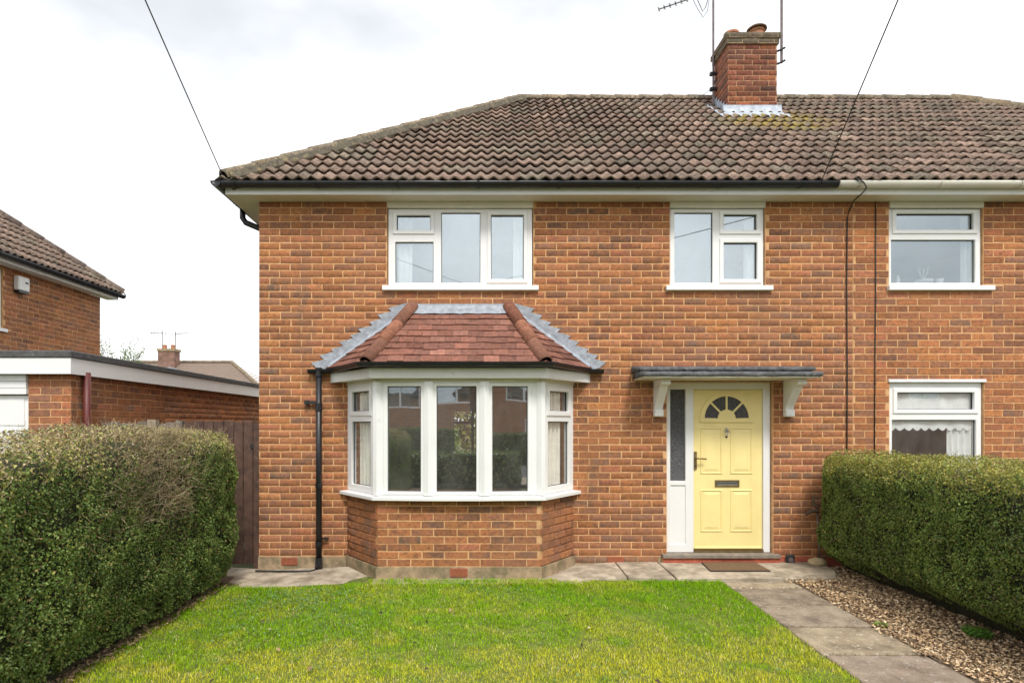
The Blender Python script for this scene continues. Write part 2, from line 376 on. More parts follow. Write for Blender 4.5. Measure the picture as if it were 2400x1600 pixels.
def brick_wall(out, o, n, u0, u1, z0, z1, holes=(), phase=0.0, seed=1, zc=0.0, warm=0.0, colour=None):
    """stretcher bond; appends (matrix, lengthscale, heightscale, tint) to out"""
    r = random.Random(seed); M0 = frameM(o, n)
    k0 = int(math.floor((z0-zc)/CP+1e-6)); k1 = int(math.ceil((z1-zc)/CP-1e-6))
    for k in range(k0, k1):
        za = zc+k*CP; ph = phase+(BP/2 if k % 2 else 0)+r.uniform(-.008, .008)
        i0 = int(math.floor((u0-ph)/BP))-1; i1 = int(math.ceil((u1-ph)/BP))+1
        edges = [ph+i*BP+r.uniform(-.006, .006) for i in range(i0, i1+1)]
        dz = r.uniform(-.0012, .0012)
        for a, b in zip(edges, edges[1:]):
            a, b = max(a, u0), min(b, u1)
            rects = [(a, b, max(za, z0), min(za+CP, z1))]
            for h in holes:
                nr = []
                for (p, q, s, t) in rects:
                    if h[0] >= q or h[1] <= p or h[2] >= t or h[3] <= s: nr.append((p, q, s, t)); continue
                    if s < h[2]: nr.append((p, q, s, h[2]))
                    if t > h[3]: nr.append((p, q, h[3], t))
                    s2, t2 = max(s, h[2]), min(t, h[3])
                    if p < h[0]: nr.append((p, h[0], s2, t2))
                    if q > h[1]: nr.append((h[1], q, s2, t2))
                rects = nr
            tn = brick_tint(r, warm) if colour is None else colour
            for (p, q, s, t) in rects:
                if q-p < 0.045 or t-s < 0.028: continue
                L = ((q-p)-0.0105)/BL; H = ((t-s)-0.0105)/BH
                loc = Vector(((p+q)/2, r.uniform(-.0022, .0018), (s+t)/2+dz))
                M = M0 @ Matrix.Translation(loc) @ Matrix.Rotation(r.uniform(-.006, .006), 4, 'Y') @ Matrix.Diagonal((L, 1, H, 1))
                out.append((M, r.randrange(6), tn))
def emit_bricks(groups, limit=300, mats={}):
    """groups: list of (parent part, brick list). the nearest `limit` in view become objects, the rest one stuff mesh for each part"""
    allb = []
    for gi, (par, bl) in enumerate(groups):
        for b in bl:
            p = b[0].translation-CAM; d = p.y
            px = 1140+1400*p.x/max(d, .1); py = 995-1400*p.z/max(d, .1)
            vis = d > 0.3 and -20 < px < 2420 and -20 < py < 1580
            allb.append((0 if vis else 1, p.length, gi, b))
    allb.sort(key=lambda t: t[:2]); rest = {}
    for i, (iv, _, gi, b) in enumerate(allb):
        if i < limit and iv == 0:
            ob = bpy.data.objects.new('brick', PROTO_ME[b[1]]); link(ob, groups[gi][0]); ob.matrix_basis = b[0]; ob.color = (*b[2], 1)
        else: rest.setdefault(gi, []).append(b)
    for gi, bl in rest.items():
        V = []; Fi = []; T = []; base = 0
        for (M, k, tn) in bl:
            pv = np.array(PROTO[k][0]); A = np.array(M)
            V.append(pv @ A[:3, :3].T + A[:3, 3]); T.append(np.tile(tn, (len(pv), 1)))
            Fi.append(np.array(PROTO[k][1]).ravel()+base); base += len(pv)
        fl = np.full(sum(len(f)//4 for f in Fi), 4)
        ob = mesh_np('brickwork', np.concatenate(V), np.concatenate(Fi), fl, MAT[mats.get(gi, 'brick')], groups[gi][0], tint=np.concatenate(T)); ob['kind'] = 'stuff'

# ------------------------------------------------------------------ roof tiles on a slope
def roman_tile(w, L, seed):
    r = random.Random(seed); n = 12; A = 0.020; V = []; F = []
    for row, (y, zl) in enumerate(((0.004, 0.019), (0.0, 0.038), (L, 0.0))):
        for i in range(n+1):
            x = -w/2+w*i/n; t = 4*math.pi*i/n
            z = A*(math.cos(t-.35*math.sin(t))*0.95+0.22*math.cos(2*t))
            V.append((x, y+(r.uniform(-.004, .004) if row < 2 else 0), z+zl+0.02+(r.uniform(-.002, .002))))
    for row in range(2):
        for i in range(n): a = row*(n+1)+i; F.append((a, a+1, a+n+2, a+n+1))
    return V, F
def plain_tile(w, L, seed):
    r = random.Random(seed); g = 0.0018; t = 0.013; j = lambda: r.uniform(-.0015, .0015)
    x0, x1 = -w/2+g, w/2-g
    q0 = .009+j(); V = [(x0, j(), q0), (x1, j(), q0+j()), (x1, j(), q0+t+j()), (x0, j(), q0+t+j()), (x0, L, -.004), (x1, L, -.004), (x1, L, .006), (x0, L, .006)]
    return V, [(0, 1, 2, 3), (3, 2, 6, 7), (0, 3, 7, 4), (1, 5, 6, 2)]
TILE_CACHE = {}
def tiles_on_slope(parent, name, O, u, up_hint, poly3, gauge, tw, kind, mat, pal, limit=300, seed=3, jit=0.0, stagger=False):
    """lay tiles on the plane through poly3 (convex). O eave origin, u eave direction."""
    r = random.Random(seed); u = Vector(u).normalized(); O = Vector(O)
    nrm = u.cross(Vector(up_hint)); nrm.normalize()
    if nrm.z < 0: nrm = -nrm
    v = nrm.cross(u).normalized()
    if v.z < 0: v = -v
    if u.cross(v).dot(nrm) < 0: u = -u
    P2 = [((Vector(p)-O).dot(u), (Vector(p)-O).dot(v)) for p in poly3]
    area = sum(P2[i][0]*P2[(i+1) % len(P2)][1]-P2[(i+1) % len(P2)][0]*P2[i][1] for i in range(len(P2)))
    if area < 0: P2 = P2[::-1]
    key = (kind, round(tw, 4), round(gauge, 4), mat.name)
    if key not in TILE_CACHE:
        ms = []
        for k in range(5):
            V, F = (roman_tile if kind == 'roman' else plain_tile)(tw, gauge*(1.12 if kind == 'roman' else 1.3), k+seed*10)
            o = MB(); o.v = V; o.f = F; me = bpy.data.meshes.new(name); me.from_pydata(V, [], F); me.materials.append(mat)
            a = me.attributes.new('tint', 'FLOAT_COLOR', 'POINT'); a.data.foreach_set('color', np.ones(len(V)*4, np.float32))
            if kind == 'roman': me.polygons.foreach_set('use_smooth', np.array([f[0] >= 13 for f in F]))
            ms.append((me, V, F))
        TILE_CACHE[key] = ms
    ms = TILE_CACHE[key]
    us = [p[0] for p in P2]; vs_ = [p[1] for p in P2]
    items = []
    def edge_d(pt):
        ds = []
        for i in range(len(P2)):
            a, b = P2[i], P2[(i+1) % len(P2)]; ex, ey = b[0]-a[0], b[1]-a[1]; L = math.hypot(ex, ey)
            ds.append((ex*(pt[1]-a[1])-ey*(pt[0]-a[0]))/L)
        return ds
    nrow = int(math.ceil((max(vs_)-1e-4)/gauge))
    for row in range(nrow):
        off = (tw/2 if (stagger and row % 2) else 0)+r.uniform(-jit, jit)
        for i in range(int(math.floor((min(us)-off)/tw))-1, int(math.ceil((max(us)-off)/tw))+2):
            cx = off+i*tw; y0 = row*gauge
            cor = [(cx-tw/2, y0), (cx+tw/2, y0), (cx+tw/2, y0+gauge*.98), (cx-tw/2, y0+gauge*.98)]
            ds = [edge_d(c) for c in cor]
            if any(all(ds[c][e] <= 0.004 for c in range(4)) for e in range(len(P2))): continue
            bad = [e for e in range(len(P2)) if any(ds[c][e] < -0.012 for c in range(4))]
            c = r.choice(pal); k = r.uniform(0.84, 1.14)*r.choice((1,)*14+(.7, 1.3)); tn = tuple(x*k for x in c)
            M = Matrix(((u.x, v.x, nrm.x, 0), (u.y, v.y, nrm.y, 0), (u.z, v.z, nrm.z, 0), (0, 0, 0, 1))); M.translation = O+u*cx+v*(y0+r.uniform(-.006, .006)-(.016 if r.random() < .04 else 0))+nrm*(r.uniform(-.002, .004)+.004*math.sin(cx*1.7+row*.4)); M = M @ Matrix.Rotation(r.uniform(-.007, .007), 4, 'Z')
            items.append((M, r.randrange(5), tn, bad, cx, y0))
    items.sort(key=lambda t: (t[0].translation-CAM).length)
    rest = []
    for idx, (M, k, tn, bad, cx, y0) in enumerate(items):
        me, V, F = ms[k]; geo = (V, F)
        if bad:
            bm = bmesh.new(); bm.from_mesh(me)
            for e in bad:
                a, b = P2[e], P2[(e+1) % len(P2)]
                ex, ey = b[0]-a[0], b[1]-a[1]; L = math.hypot(ex, ey)
                bmesh.ops.bisect_plane(bm, geom=list(bm.verts)+list(bm.edges)+list(bm.faces), plane_co=(a[0]-cx, a[1]-y0, 0), plane_no=(-ey/L, ex/L, 0), clear_inner=True)
            if not bm.faces: bm.free(); continue
            if idx < limit:
                me = bpy.data.meshes.new(name); bm.to_mesh(me); me.materials.append(mat) if not me.materials else None
                a_ = me.attributes.get('tint')
                if a_ is None: a_ = me.attributes.new('tint', 'FLOAT_COLOR', 'POINT')
                a_.data.foreach_set('color', np.ones(len(me.vertices)*4, np.float32))
            else:
                bm.verts.ensure_lookup_table(); bm.verts.index_update()
                geo = ([tuple(q.co) for q in bm.verts], [tuple(q.index for q in f.verts) for f in bm.faces])
            bm.free()
        if idx < limit:
            ob = bpy.data.objects.new(name, me); link(ob, parent); ob.matrix_basis = M; ob.color = (*tn, 1)
        else: rest.append((M, geo, tn))
    if rest:
        V = []; Fi = []; FL = []; T = []; base = 0
        for (M, (pv, pf), tn) in rest:
            A = np.array(M); pv = np.array(pv); V.append(pv @ A[:3, :3].T+A[:3, 3]); T.append(np.tile(tn, (len(pv), 1)))
            for f in pf: Fi += [q+base for q in f]; FL.append(len(f))
            base += len(pv)
        ob = mesh_np('tiling', np.concatenate(V), Fi, FL, mat, parent, tint=np.concatenate(T)); ob['kind'] = 'stuff'
ROOF_PAL = [(0.205, 0.145, 0.112), (0.190, 0.145, 0.112), (0.222, 0.157, 0.124), (0.178, 0.134, 0.108), (0.212, 0.147, 0.118), (0.186, 0.153, 0.118), (0.232, 0.165, 0.130)]
CLAY_PAL = [(0.215, 0.094, 0.066), (0.228, 0.103, 0.074), (0.198, 0.092, 0.068), (0.240, 0.114, 0.084), (0.188, 0.086, 0.064)]
def hip_run(parent, name, A, B, r, seg, mat, pal, seed=1, n=8):
    """overlapping half-round tiles from A up to B"""
    rr = random.Random(seed); A = Vector(A); B = Vector(B); d = B-A; L = d.length; d.normalize()
    side = d.cross(Vector((0, 0, 1))).normalized(); up = side.cross(d).normalized()
    cnt = max(1, round(L/seg)); sl = L/cnt
    for i in range(cnt):
        V = []; F = []; p0 = A+d*(sl*i-0.015); p1 = A+d*(sl*(i+1)+0.02); k0 = 1.03; rows = [(p0, r*k0*0.82, 0.0), (p0, r*k0, 0.004), (p1, r, -0.006)]
        for (p, q, dz) in rows:
            for jn in range(n+1):
                t = math.pi*(1.08*jn/n-0.04); V.append(tuple(p+side*math.cos(t)*q+up*(math.sin(t)*q+dz)))
        for a in range(2):
            for jn in range(n): F.append((a*(n+1)+jn, a*(n+1)+jn+1, (a+1)*(n+1)+jn+1, (a+1)*(n+1)+jn))
        if i == 0:                                   # mortar plug that closes the lowest tile
            V.append(tuple(p0)); F += [(jn, jn+1, len(V)-1) for jn in range(n)]
        c = rr.choice(pal); k = rr.uniform(.85, 1.15)
        ob = mesh_np(name, V, [x for f in F for x in f], [len(f) for f in F], mat, parent, tint=np.tile(tuple(x*k for x in c), (len(V), 1)))
        ob.color = (1, 1, 1, 1)

# ------------------------------------------------------------------ windows
def window(house, name, M, x0, x1, z0, z1, panes, depth=0.06, glass='glass_sky', bars=None, curtain=None, sill=None, label=None):
    """panes: (gx0,gx1,gz0,gz1,is_sash) in local wall coordinates, M puts local x,z on the facade (front of frame at local y=0)"""
    holes = [(p[0]-(.012 if p[4] else 0), p[1]+(.012 if p[4] else 0), p[2]-(.012 if p[4] else 0), p[3]+(.012 if p[4] else 0)) for p in panes]
    w = bm_obj(holed(x0, x1, z0, z1, holes, depth, M, 0.004), name, MAT['upvc'], house)
    if label: w['label'] = label
    for (a, b, c, d, s) in panes:
        m = 0.0
        if s:
            e = 0.048
            bmS = holed(a-e, b+e, c-e, d+e, [(a, b, c, d)], 0.03, M @ Matrix.Translation((0, -0.014, 0)), 0.006)
            bm_obj(bmS, 'sash', MAT['upvc'], w)
        bm_obj(holed(a-.002, b+.002, c-.002, d+.002, [(a+.006, b-.006, c+.006, d-.008)], 0.012, M @ Matrix.Translation((0, 0.026, 0))), 'gasket', MAT['gasket'], w)
        mb = MB(); mb.box(a+.001, b-.001, 0.030, 0.034, c+.001, d-.001, M); mb.build('pane', MAT[glass], w)
    if sill:
        sx0, sx1, sz0, sz1, out = sill
        mb = MB(); mb.add([M @ Vector(q) for q in [(sx0, -out, sz0), (sx1, -out, sz0), (sx1, .05, sz0), (sx0, .05, sz0), (sx0, -out, sz1-.012), (sx1, -out, sz1-.012), (sx1, .05, sz1), (sx0, .05, sz1)]], [(0,3,2,1),(4,5,6,7),(0,1,5,4),(1,2,6,5),(2,3,7,6),(3,0,4,7)])
        mb.build('sill', MAT['upvc'], w, bevel=0.004)
    return w
def drape(parent, pts2, z0, z1, mat, name='curtain', fold=0.022, freq=0.075, scallop=0):
    """hanging cloth along a plan line from pts2[0] to pts2[1]"""
    a, b = Vector((*pts2[0], 0)), Vector((*pts2[1], 0)); L = (b-a).length; d = (b-a).normalized(); nn = Vector((d.y, -d.x, 0)); n = max(8, int(L/0.012)); V = []; F = []
    rr = random.Random(int(L*1000)); phs = rr.uniform(0, 6)
    for i in range(n+1):
        x = L*i/n; o = fold*math.sin(2*math.pi*x/freq+phs+math.sin(x*9)); p = a+d*x+nn*o
        zb = z0-(scallop*abs(math.sin(math.pi*x/0.1)) if scallop else 0)
        V += [(p.x, p.y, zb), (p.x, p.y, z1)]
    for i in range(n): F.append((2*i, 2*i+2, 2*i+3, 2*i+1))
    o = mesh_np(name, V, [q for f in F for q in f], [4]*len(F), MAT[mat], parent, smooth=True)
    return o

# ================================================================== SETTING: ground
def gz(x, y):
    """ground height: rises a little towards the bay and the door"""
    return 0.055*sstep(-2.3, -1.0, x)*sstep(-3.2, -0.9, y)
def sheet(name, x0, x1, y0, y1, nx, ny, fz, mat, kind='structure', label=None, cat=None):
    xs = np.linspace(x0, x1, nx+1); ys = np.linspace(y0, y1, ny+1); X, Y = np.meshgrid(xs, ys)
    V = np.stack([X.ravel(), Y.ravel(), np.asarray(fz(X, Y)).ravel()+0*X.ravel()], 1)
    i = np.arange((nx+1)*(ny+1)).reshape(ny+1, nx+1)
    F = np.stack([i[:-1, :-1], i[:-1, 1:], i[1:, 1:], i[1:, :-1]], -1).reshape(-1, 4)
    o = mesh_np(name, V, F.ravel(), np.full(len(F), 4), mat, smooth=True); return tag(o, label, cat, kind=kind)
sheet('ground', -400, 400, -300, 500, 4, 4, lambda x, y: -0.06+0*x, MAT['ground'], label='earth around the houses', cat='ground')
sheet('lawn', -2.85, 2.49, -9.6, -0.45, 40, 60, lambda x, y: gz(x, y)-0.012+0.02*(fbm(x, y, 5, .5)-.5), MAT['lawn_base'], label='front lawn in front of the bay window', cat='lawn')
sheet('soil_bed', -3.95, -2.80, -9.6, -0.35, 16, 80, lambda x, y: -0.02+0.05*fbm(x, y, 9, .18), MAT['soil'], label='bare soil under the tall hedge', cat='soil')
sheet('path_bed', 2.44, 3.25, -9.6, -0.60, 8, 80, lambda x, y: gz(x, y)*.7-.016, MAT['soil'], label='dark earth in the joints under the slab path', cat='soil')
sheet('leaf_bed', 3.20, 4.2, -9.6, -0.02, 20, 80, lambda x, y: -0.012+0.05*fbm(x, y, 19, .25)+gz(x, y)*.6, MAT['soil'], label='planting bed between path and low hedge', cat='bed')
sheet('pavement', -60, 60, -12.6, -10.4, 2, 2, lambda x, y: 0.05+0*x, MAT['slab'], label='pavement along the street', cat='pavement')
sheet('road', -60, 60, -19.5, -12.7, 2, 2, lambda x, y: -0.045+0*x, MAT['asphalt'], label='street behind the viewer', cat='road')

def slab_obj(parent, name, quad, zt, th, mat, seed):
    """paving slab from 4 plan corners, zt a function of (x, y)"""
    r = random.Random(seed); mb = MB(); q = [(x+r.uniform(-.004, .004), y+r.uniform(-.004, .004)) for x, y in quad]; t = r.uniform(-.004, .004)
    mb.hexa([(x, y, float(zt(x, y))-th) for x, y in q]+[(x, y, float(zt(x, y))+t+r.uniform(-.003, .003)) for x, y in q])
    o = mb.build(name, mat, parent, bevel=0.009); k = r.uniform(.92, 1.32); o.color = (k, k*r.uniform(.96, 1.02), k*r.uniform(.92, 1.02), 1); return o
path = thing('path', 'grey slab path from the street to the door step', 'path', (2.85, -3, 0), kind='structure')
yj = [-0.705, -0.96, -1.50, -2.05, -2.62, -3.2, -3.77, -4.35, -4.93, -5.5, -6.08, -6.65, -7.2, -7.8, -8.4, -9.0, -9.6]
for i, (a, b) in enumerate(zip(yj, yj[1:])):
    slab_obj(path, 'paving_slab', [(2.48, b+.015), (3.215, b+.015), (3.215, a-.015), (2.48, a-.015)], lambda x, y: gz(x, y)*.7+0.012, 0.05, MAT['slab'], i)
def az(x, y): return 0.002+0.05*sstep(-2.7, -1.5, x)+0.045*sstep(0.9, 1.5, x)-0.02*sstep(0, -.7, y)
apron = thing('paving', 'pale concrete slabs along the foot of the house wall', 'paving', (0, -.3, 0), kind='structure')
for i, q in enumerate([[(-3.6, -.72), (-2.72, -.70), (-2.50, -.003), (-3.6, .25)], [(-2.705, -.70), (-1.98, -.70), (-1.78, -.26), (-1.98, -.003), (-2.49, -.003)],
                       [(.45, -.66), (1.50, -.64), (1.50, -.003), (.95, -.003), (.55, -.45)], [(1.515, -.62), (2.0, -.68), (2.0, -.003), (1.515, -.003)]]):
    mb = MB(); n = len(q); mb.extrude([(x, y, float(az(x, y))) for x, y in q], (0, 0, -0.08)); mb.build('paving_slab', MAT['concrete'], apron, bevel=0.006)
mb = MB(); q = [(-1.97, -.70), (-1.1, -.72), (-1.1, -.50), (-1.55, -.05), (-1.97, -.05)]; mb.extrude([(x, y, float(az(x, y))+.004) for x, y in q], (0, 0, -0.08)); mb.build('paving_slab', MAT['concrete'], apron, bevel=0.006)
mb = MB(); q = [(2.015, -.70), (3.70, -.69), (3.86, -.40), (3.9, -.003), (2.015, -.003)]; mb.extrude([(x, y, 0.095+.012*y) for x, y in q], (0, 0, -0.12)); mb.build('door_slab', MAT['concrete'], apron, bevel=0.008)
mb = MB(); q = [(-1.2, -.80), (1.1, -.76), (1.1, -.45), (-1.2, -.45)]; mb.extrude([(x, y, 0.05) for x, y in q], (0, 0, -0.08)); mb.build('paving_slab', MAT['concrete'], apron)

# ================================================================== THE HOUSE
PARTY = 4.30; WT = 4.312
house = thing('brick_house', 'brick semi-detached house with bay window and yellow front door', 'house', (0.8, 0, 0))
nextdoor = thing('brick_house', 'adjoining brick house with cream gutter, half hidden by the low hedge', 'house', (7.5, 0, 0))
F0 = frameM((0, 0, 0), (0, -1, 0))
WIN_A = (-1.165, 0.550, 3.33, WT); WIN_B = (2.150, 3.270, 3.33, WT); WIN_C = (4.720, 5.825, 3.33, WT); WIN_D = (4.725, 5.835, 0.95, 2.205)
DOOR = (2.115, 3.360, 0.0, 2.20); BAYH = (-1.50, 0.90, 0.92, 2.22)
WIN_E = (8.1, 9.8, 3.33, WT)
bricks_main, bricks_bay, bricks_chim, bricks_next = [], [], [], []
PL = 0.165                                             # top of the stone plinth
brick_wall(bricks_main, (0, 0, 0), (0, -1, 0), -2.67, PARTY, PL, WT, [WIN_A, WIN_B, DOOR, BAYH, (-1.62, 1.01, 0.0, 0.90)], phase=-2.67, seed=11, zc=PL)
brick_wall(bricks_next, (0, 0, 0), (0, -1, 0), PARTY, 11.3, PL, WT, [WIN_C, WIN_D, WIN_E], phase=-2.67, seed=12, zc=PL, warm=0.08)
wall = bm_obj(holed(-2.665, PARTY, 0.0, WT, [WIN_A, WIN_B, DOOR, BAYH], 0.24, F0 @ Matrix.Translation((0, 0.0035, 0))), 'wall', MAT['mortar'], house)
wall2 = bm_obj(holed(PARTY+.002, 11.3, 0.0, WT, [WIN_C, WIN_D, WIN_E], 0.24, F0 @ Matrix.Translation((0, 0.0035, 0))), 'wall', MAT['mortar'], nextdoor)
# other outer walls and the rooms behind the glass
def rooms(h, xa, xb, side, back_hole):
    m = MB(); m.box(xa, xb, 6.40, 6.60, 2.5, WT); m.build('back_wall', MAT['brick_pattern'], h)
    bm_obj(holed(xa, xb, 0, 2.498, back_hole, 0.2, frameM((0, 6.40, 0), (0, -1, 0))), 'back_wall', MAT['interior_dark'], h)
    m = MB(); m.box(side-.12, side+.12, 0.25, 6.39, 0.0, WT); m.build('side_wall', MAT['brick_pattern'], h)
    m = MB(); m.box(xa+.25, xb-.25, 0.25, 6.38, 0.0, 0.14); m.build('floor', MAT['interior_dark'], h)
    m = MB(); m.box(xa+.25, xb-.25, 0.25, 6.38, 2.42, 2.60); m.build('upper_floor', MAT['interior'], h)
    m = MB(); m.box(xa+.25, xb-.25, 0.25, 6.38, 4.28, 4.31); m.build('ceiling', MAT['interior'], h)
rooms(house, -2.66, PARTY, -2.54, [(-.78, .16, 1.0, 2.05)]); rooms(nextdoor, PARTY+.01, 11.3, 11.18, [])
m = MB(); m.box(PARTY-.1, PARTY+.1, 0.25, 6.38, 0.15, WT-.04); m.build('party_wall', MAT['interior'], house)
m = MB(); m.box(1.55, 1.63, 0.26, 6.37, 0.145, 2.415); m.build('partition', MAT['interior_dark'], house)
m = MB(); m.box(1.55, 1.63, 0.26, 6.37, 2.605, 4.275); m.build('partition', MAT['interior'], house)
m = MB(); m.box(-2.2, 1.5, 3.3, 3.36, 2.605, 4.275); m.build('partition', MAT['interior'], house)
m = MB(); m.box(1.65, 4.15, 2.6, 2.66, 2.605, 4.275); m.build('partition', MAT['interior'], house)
bw = bm_obj(holed(-.78, .16, 1.0, 2.05, [(-.72, -.34, 1.06, 1.72), (-.72, -.34, 1.78, 2.0), (-.28, .1, 1.06, 2.0)], 0.05, frameM((0, 6.45, 0), (0, -1, 0))), 'back_window', MAT['upvc'], house)

# upper windows
Mw = frameM((0, 0.03, 0), (0, -1, 0))
def px_rect(x0d, x1d, y0d, y1d, s=0): # picture measure of the facade -> metres
    f = lambda q: (q/0.98-1140)/200; g = lambda q: (1335-q/0.98)/200
    return (f(x0d), f(x1d), g(y1d), g(y0d), s)
wa = window(house, 'bedroom_window', Mw, -1.155, 0.540, 3.335, 4.235, [px_rect(911, 988, 493, 527, 1), px_rect(907, 995, 554, 648), px_rect(1013, 1103, 486, 648), px_rect(1128, 1203, 492, 640, 1)], sill=(-1.215, 0.61, 3.268, 3.335, 0.075), label='three-light white bedroom window above the bay')
wb = window(house, 'landing_window', Mw, 2.160, 3.260, 3.335, 4.235, [px_rect(1551, 1639, 486, 648), px_rect(1664, 1740, 491, 527, 1), px_rect(1664, 1741, 556, 640, 1)], sill=(2.10, 3.345, 3.268, 3.335, 0.075), label='two-light white window above the door')
wc = window(nextdoor, 'bedroom_window', Mw, 4.730, 5.815, 3.335, 4.235, [px_rect(2062, 2239, 489, 526, 1), px_rect(2051, 2245, 549, 648)], sill=(4.695, 5.93, 3.268, 3.335, 0.075), label='upper white window of the adjoining house')
wd = window(nextdoor, 'kitchen_window', Mw, 4.735, 5.825, 0.95, 2.195, [px_rect(2064, 2241, 901, 940, 1), px_rect(2053, 2247, 964, 1120)], sill=(4.70, 5.9, 0.88, 0.95, 0.075), glass='glass_dim', label='lower white window of the adjoining house')
we = window(nextdoor, 'bedroom_window', Mw, 8.11, 9.79, 3.335, 4.235, [(8.2, 8.9, 3.42, 4.15, 1), (9.0, 9.7, 3.42, 4.15, 0)], sill=(8.05, 9.85, 3.268, 3.335, 0.075))
for (h, a, b) in ((house, -1.165, .55), (house, 2.15, 3.27), (nextdoor, 4.72, 5.825), (nextdoor, 8.1, 9.8)):
    m = MB(); m.box(a+.002, b-.002, -0.012, 0.10, 4.240, WT-.002); m.build('head_board', MAT['cream_paint'], h, bevel=0.003)
m = MB(); m.box(4.705, 5.845, -0.022, 0.06, 2.197, 2.232); m.build('head_board', MAT['upvc'], nextdoor, bevel=0.003)
# curtains and things seen through the glass
drape(wa, ((-1.06, .11), (-.88, .11)), 3.3, 4.25, 'white_fabric'); drape(wa, ((.32, .11), (.50, .13)), 3.3, 4.25, 'white_fabric')
drape(wb, ((3.07, .11), (3.22, .12)), 3.3, 4.25, 'white_fabric'); drape(wc, ((5.66, .11), (5.80, .12)), 3.3, 4.25, 'white_fabric')
drape(wd, ((4.75, .075), (5.81, .08)), 1.665, 2.2, 'white_fabric', 'blind', fold=.006, freq=.3, scallop=0.035)
drape(wd, ((5.46, .10), (5.80, .10)), 0.9, 1.80, 'white_fabric', fold=.02)

# eaves
def eaves(h, xa, xb, left=False, right=False, gut='black_plastic', gx=None, fx=None):
    m = MB(); m.box(xa, xb, -0.205, 0.0, WT, WT+.012); m.build('soffit', MAT['cream_paint'], h)
    m = MB(); m.box(xa, xb, -0.225, -0.2055, WT-.004, WT+.135); m.build('fascia', MAT['upvc'], h, bevel=0.003)
    g0, g1 = gx
    gutter(h, (g0, -0.285, 4.424), (g1, -0.285, 4.424), 0.055, MAT[gut])
def gutter(h, A, B, r, mat, brackets=0.9, name='gutter'):
    A = Vector(A); B = Vector(B); d = (B-A).normalized(); s = d.cross(Vector((0, 0, 1))); n = 10; V = []; F = []
    for p in (A, B):
        for q, k in ((r, 1), (r-.006, -1)):
            for j in range(n+1):
                t = math.pi*j/n*k + (0 if k == 1 else math.pi)
                t = math.pi*j/n if k == 1 else math.pi*(1-j/n)
                V.append(tuple(p+s*math.cos(t)*q-Vector((0, 0, 1))*math.sin(t)*q*1.12))
    m_ = 2*(n+1)
    for j in range(m_): F.append((j, (j+1) % m_, m_+(j+1) % m_, m_+j))
    F.append(tuple(range(n+1))); F.append(tuple(m_+j for j in range(n+1))[::-1])
    o = mesh_np(name, V, [x for f in F for x in f], [len(f) for f in F], mat, h, smooth=False)
    L = (B-A).length; k = int(L/brackets)
    for i in range(k+1):
        c = A+d*(0.25+i*brackets)
        if (c-A).length > L-.05: break
        m = MB()
        pts = [c+s*math.cos(t)*(r+.006)-Vector((0, 0, 1))*math.sin(t)*(r+.006)*1.12 for t in np.linspace(0, math.pi, 9)]
        for p, q in zip(pts, pts[1:]):
            m.add([p-d*.014, p+d*.014, q+d*.014, q-d*.014], [(0, 1, 2, 3)])
        m.build('gutter_bracket', mat, o)
    return o
eaves(house, -2.94, PARTY, gx=(-3.04, 3.955)); eaves(nextdoor, PARTY+.002, 11.57, gut='cream_paint', gx=(3.945, 11.68))
# left-hand eave running back
m = MB(); m.box(-2.94, -2.67, 0.001, 6.8, WT, WT+.012); m.build('soffit', MAT['cream_paint'], house)
m = MB(); m.box(-2.9605, -2.9405, -0.225, 6.8, WT-.004, WT+.135); m.build('fascia', MAT['white_paint'], house)
gutter(house, (-3.02, 6.8, 4.418), (-3.02, -0.345, 4.418), 0.058, MAT['black_plastic'])
m = MB(); m.tube([(-3.02, .40, 4.36), (-3.02, .40, 4.26), (-2.98, .40, 4.20), (-2.79, .40, 4.12), (-2.74, .40, 4.06), (-2.735, .40, 0.1)], 0.036, 10); m.build('downpipe', MAT['black_plastic'], house, smooth=True)

# main roof
YE, ZE, YR, ZR = -0.27, 4.435, 3.28, 7.262
XL, XRL, XRR, XR = -2.957, 0.60, 2*PARTY-0.60, 2*PARTY+2.957
YB = 2*YR-YE
def deck(h, poly, name='roof'):
    m = MB(); m.add(poly, [tuple(range(len(poly)))]); return m.build(name, MAT['felt'], h)
roof = MB().add([(XL, YE, ZE), (PARTY, YE, ZE), (PARTY, YR, ZR), (XRL, YR, ZR), (XL, YB, ZE), (PARTY, YB, ZE)], [(0, 1, 2, 3), (4, 0, 3), (5, 4, 3, 2)]).build('roof', MAT['felt'], house)
roof2 = MB().add([(PARTY, YE, ZE), (XR, YE, ZE), (XRR, YR, ZR), (PARTY, YR, ZR), (XR, YB, ZE), (PARTY, YB, ZE)], [(0, 1, 2, 3), (1, 4, 2), (4, 5, 3, 2)]).build('roof', MAT['felt'], nextdoor)
SL = math.hypot(YR-YE, ZR-ZE); GA = SL/16.0; TW = 0.2895
tiles_on_slope(roof, 'roof_tile', (XL, YE-.045, ZE-.0365), (1, 0, 0), (0, YR-YE, ZR-ZE), [(XL-.045, YE-.045, ZE-.0365), (PARTY, YE-.045, ZE-.0365), (PARTY, YR, ZR), (XRL, YR, ZR)], GA, TW, 'roman', MAT['roof_tile'], ROOF_PAL, 300, 5)
tiles_on_slope(roof2, 'roof_tile', (XL, YE-.045, ZE-.0365), (1, 0, 0), (0, YR-YE, ZR-ZE), [(PARTY, YE-.045, ZE-.0365), (XR+.045, YE-.045, ZE-.0365), (XRR, YR, ZR), (PARTY, YR, ZR)], GA, TW, 'roman', MAT['roof_tile'], ROOF_PAL, 200, 6)
tiles_on_slope(roof, 'roof_tile', (XL-.045, YE, ZE-.0365), (0, 1, 0), (XRL-XL, 0, ZR-ZE), [(XL-.045, YE-.045, ZE-.0365), (XL-.045, YB+.045, ZE-.0365), (XRL, YR, ZR)], GA, TW, 'roman', MAT['roof_tile'], ROOF_PAL, 0, 8)
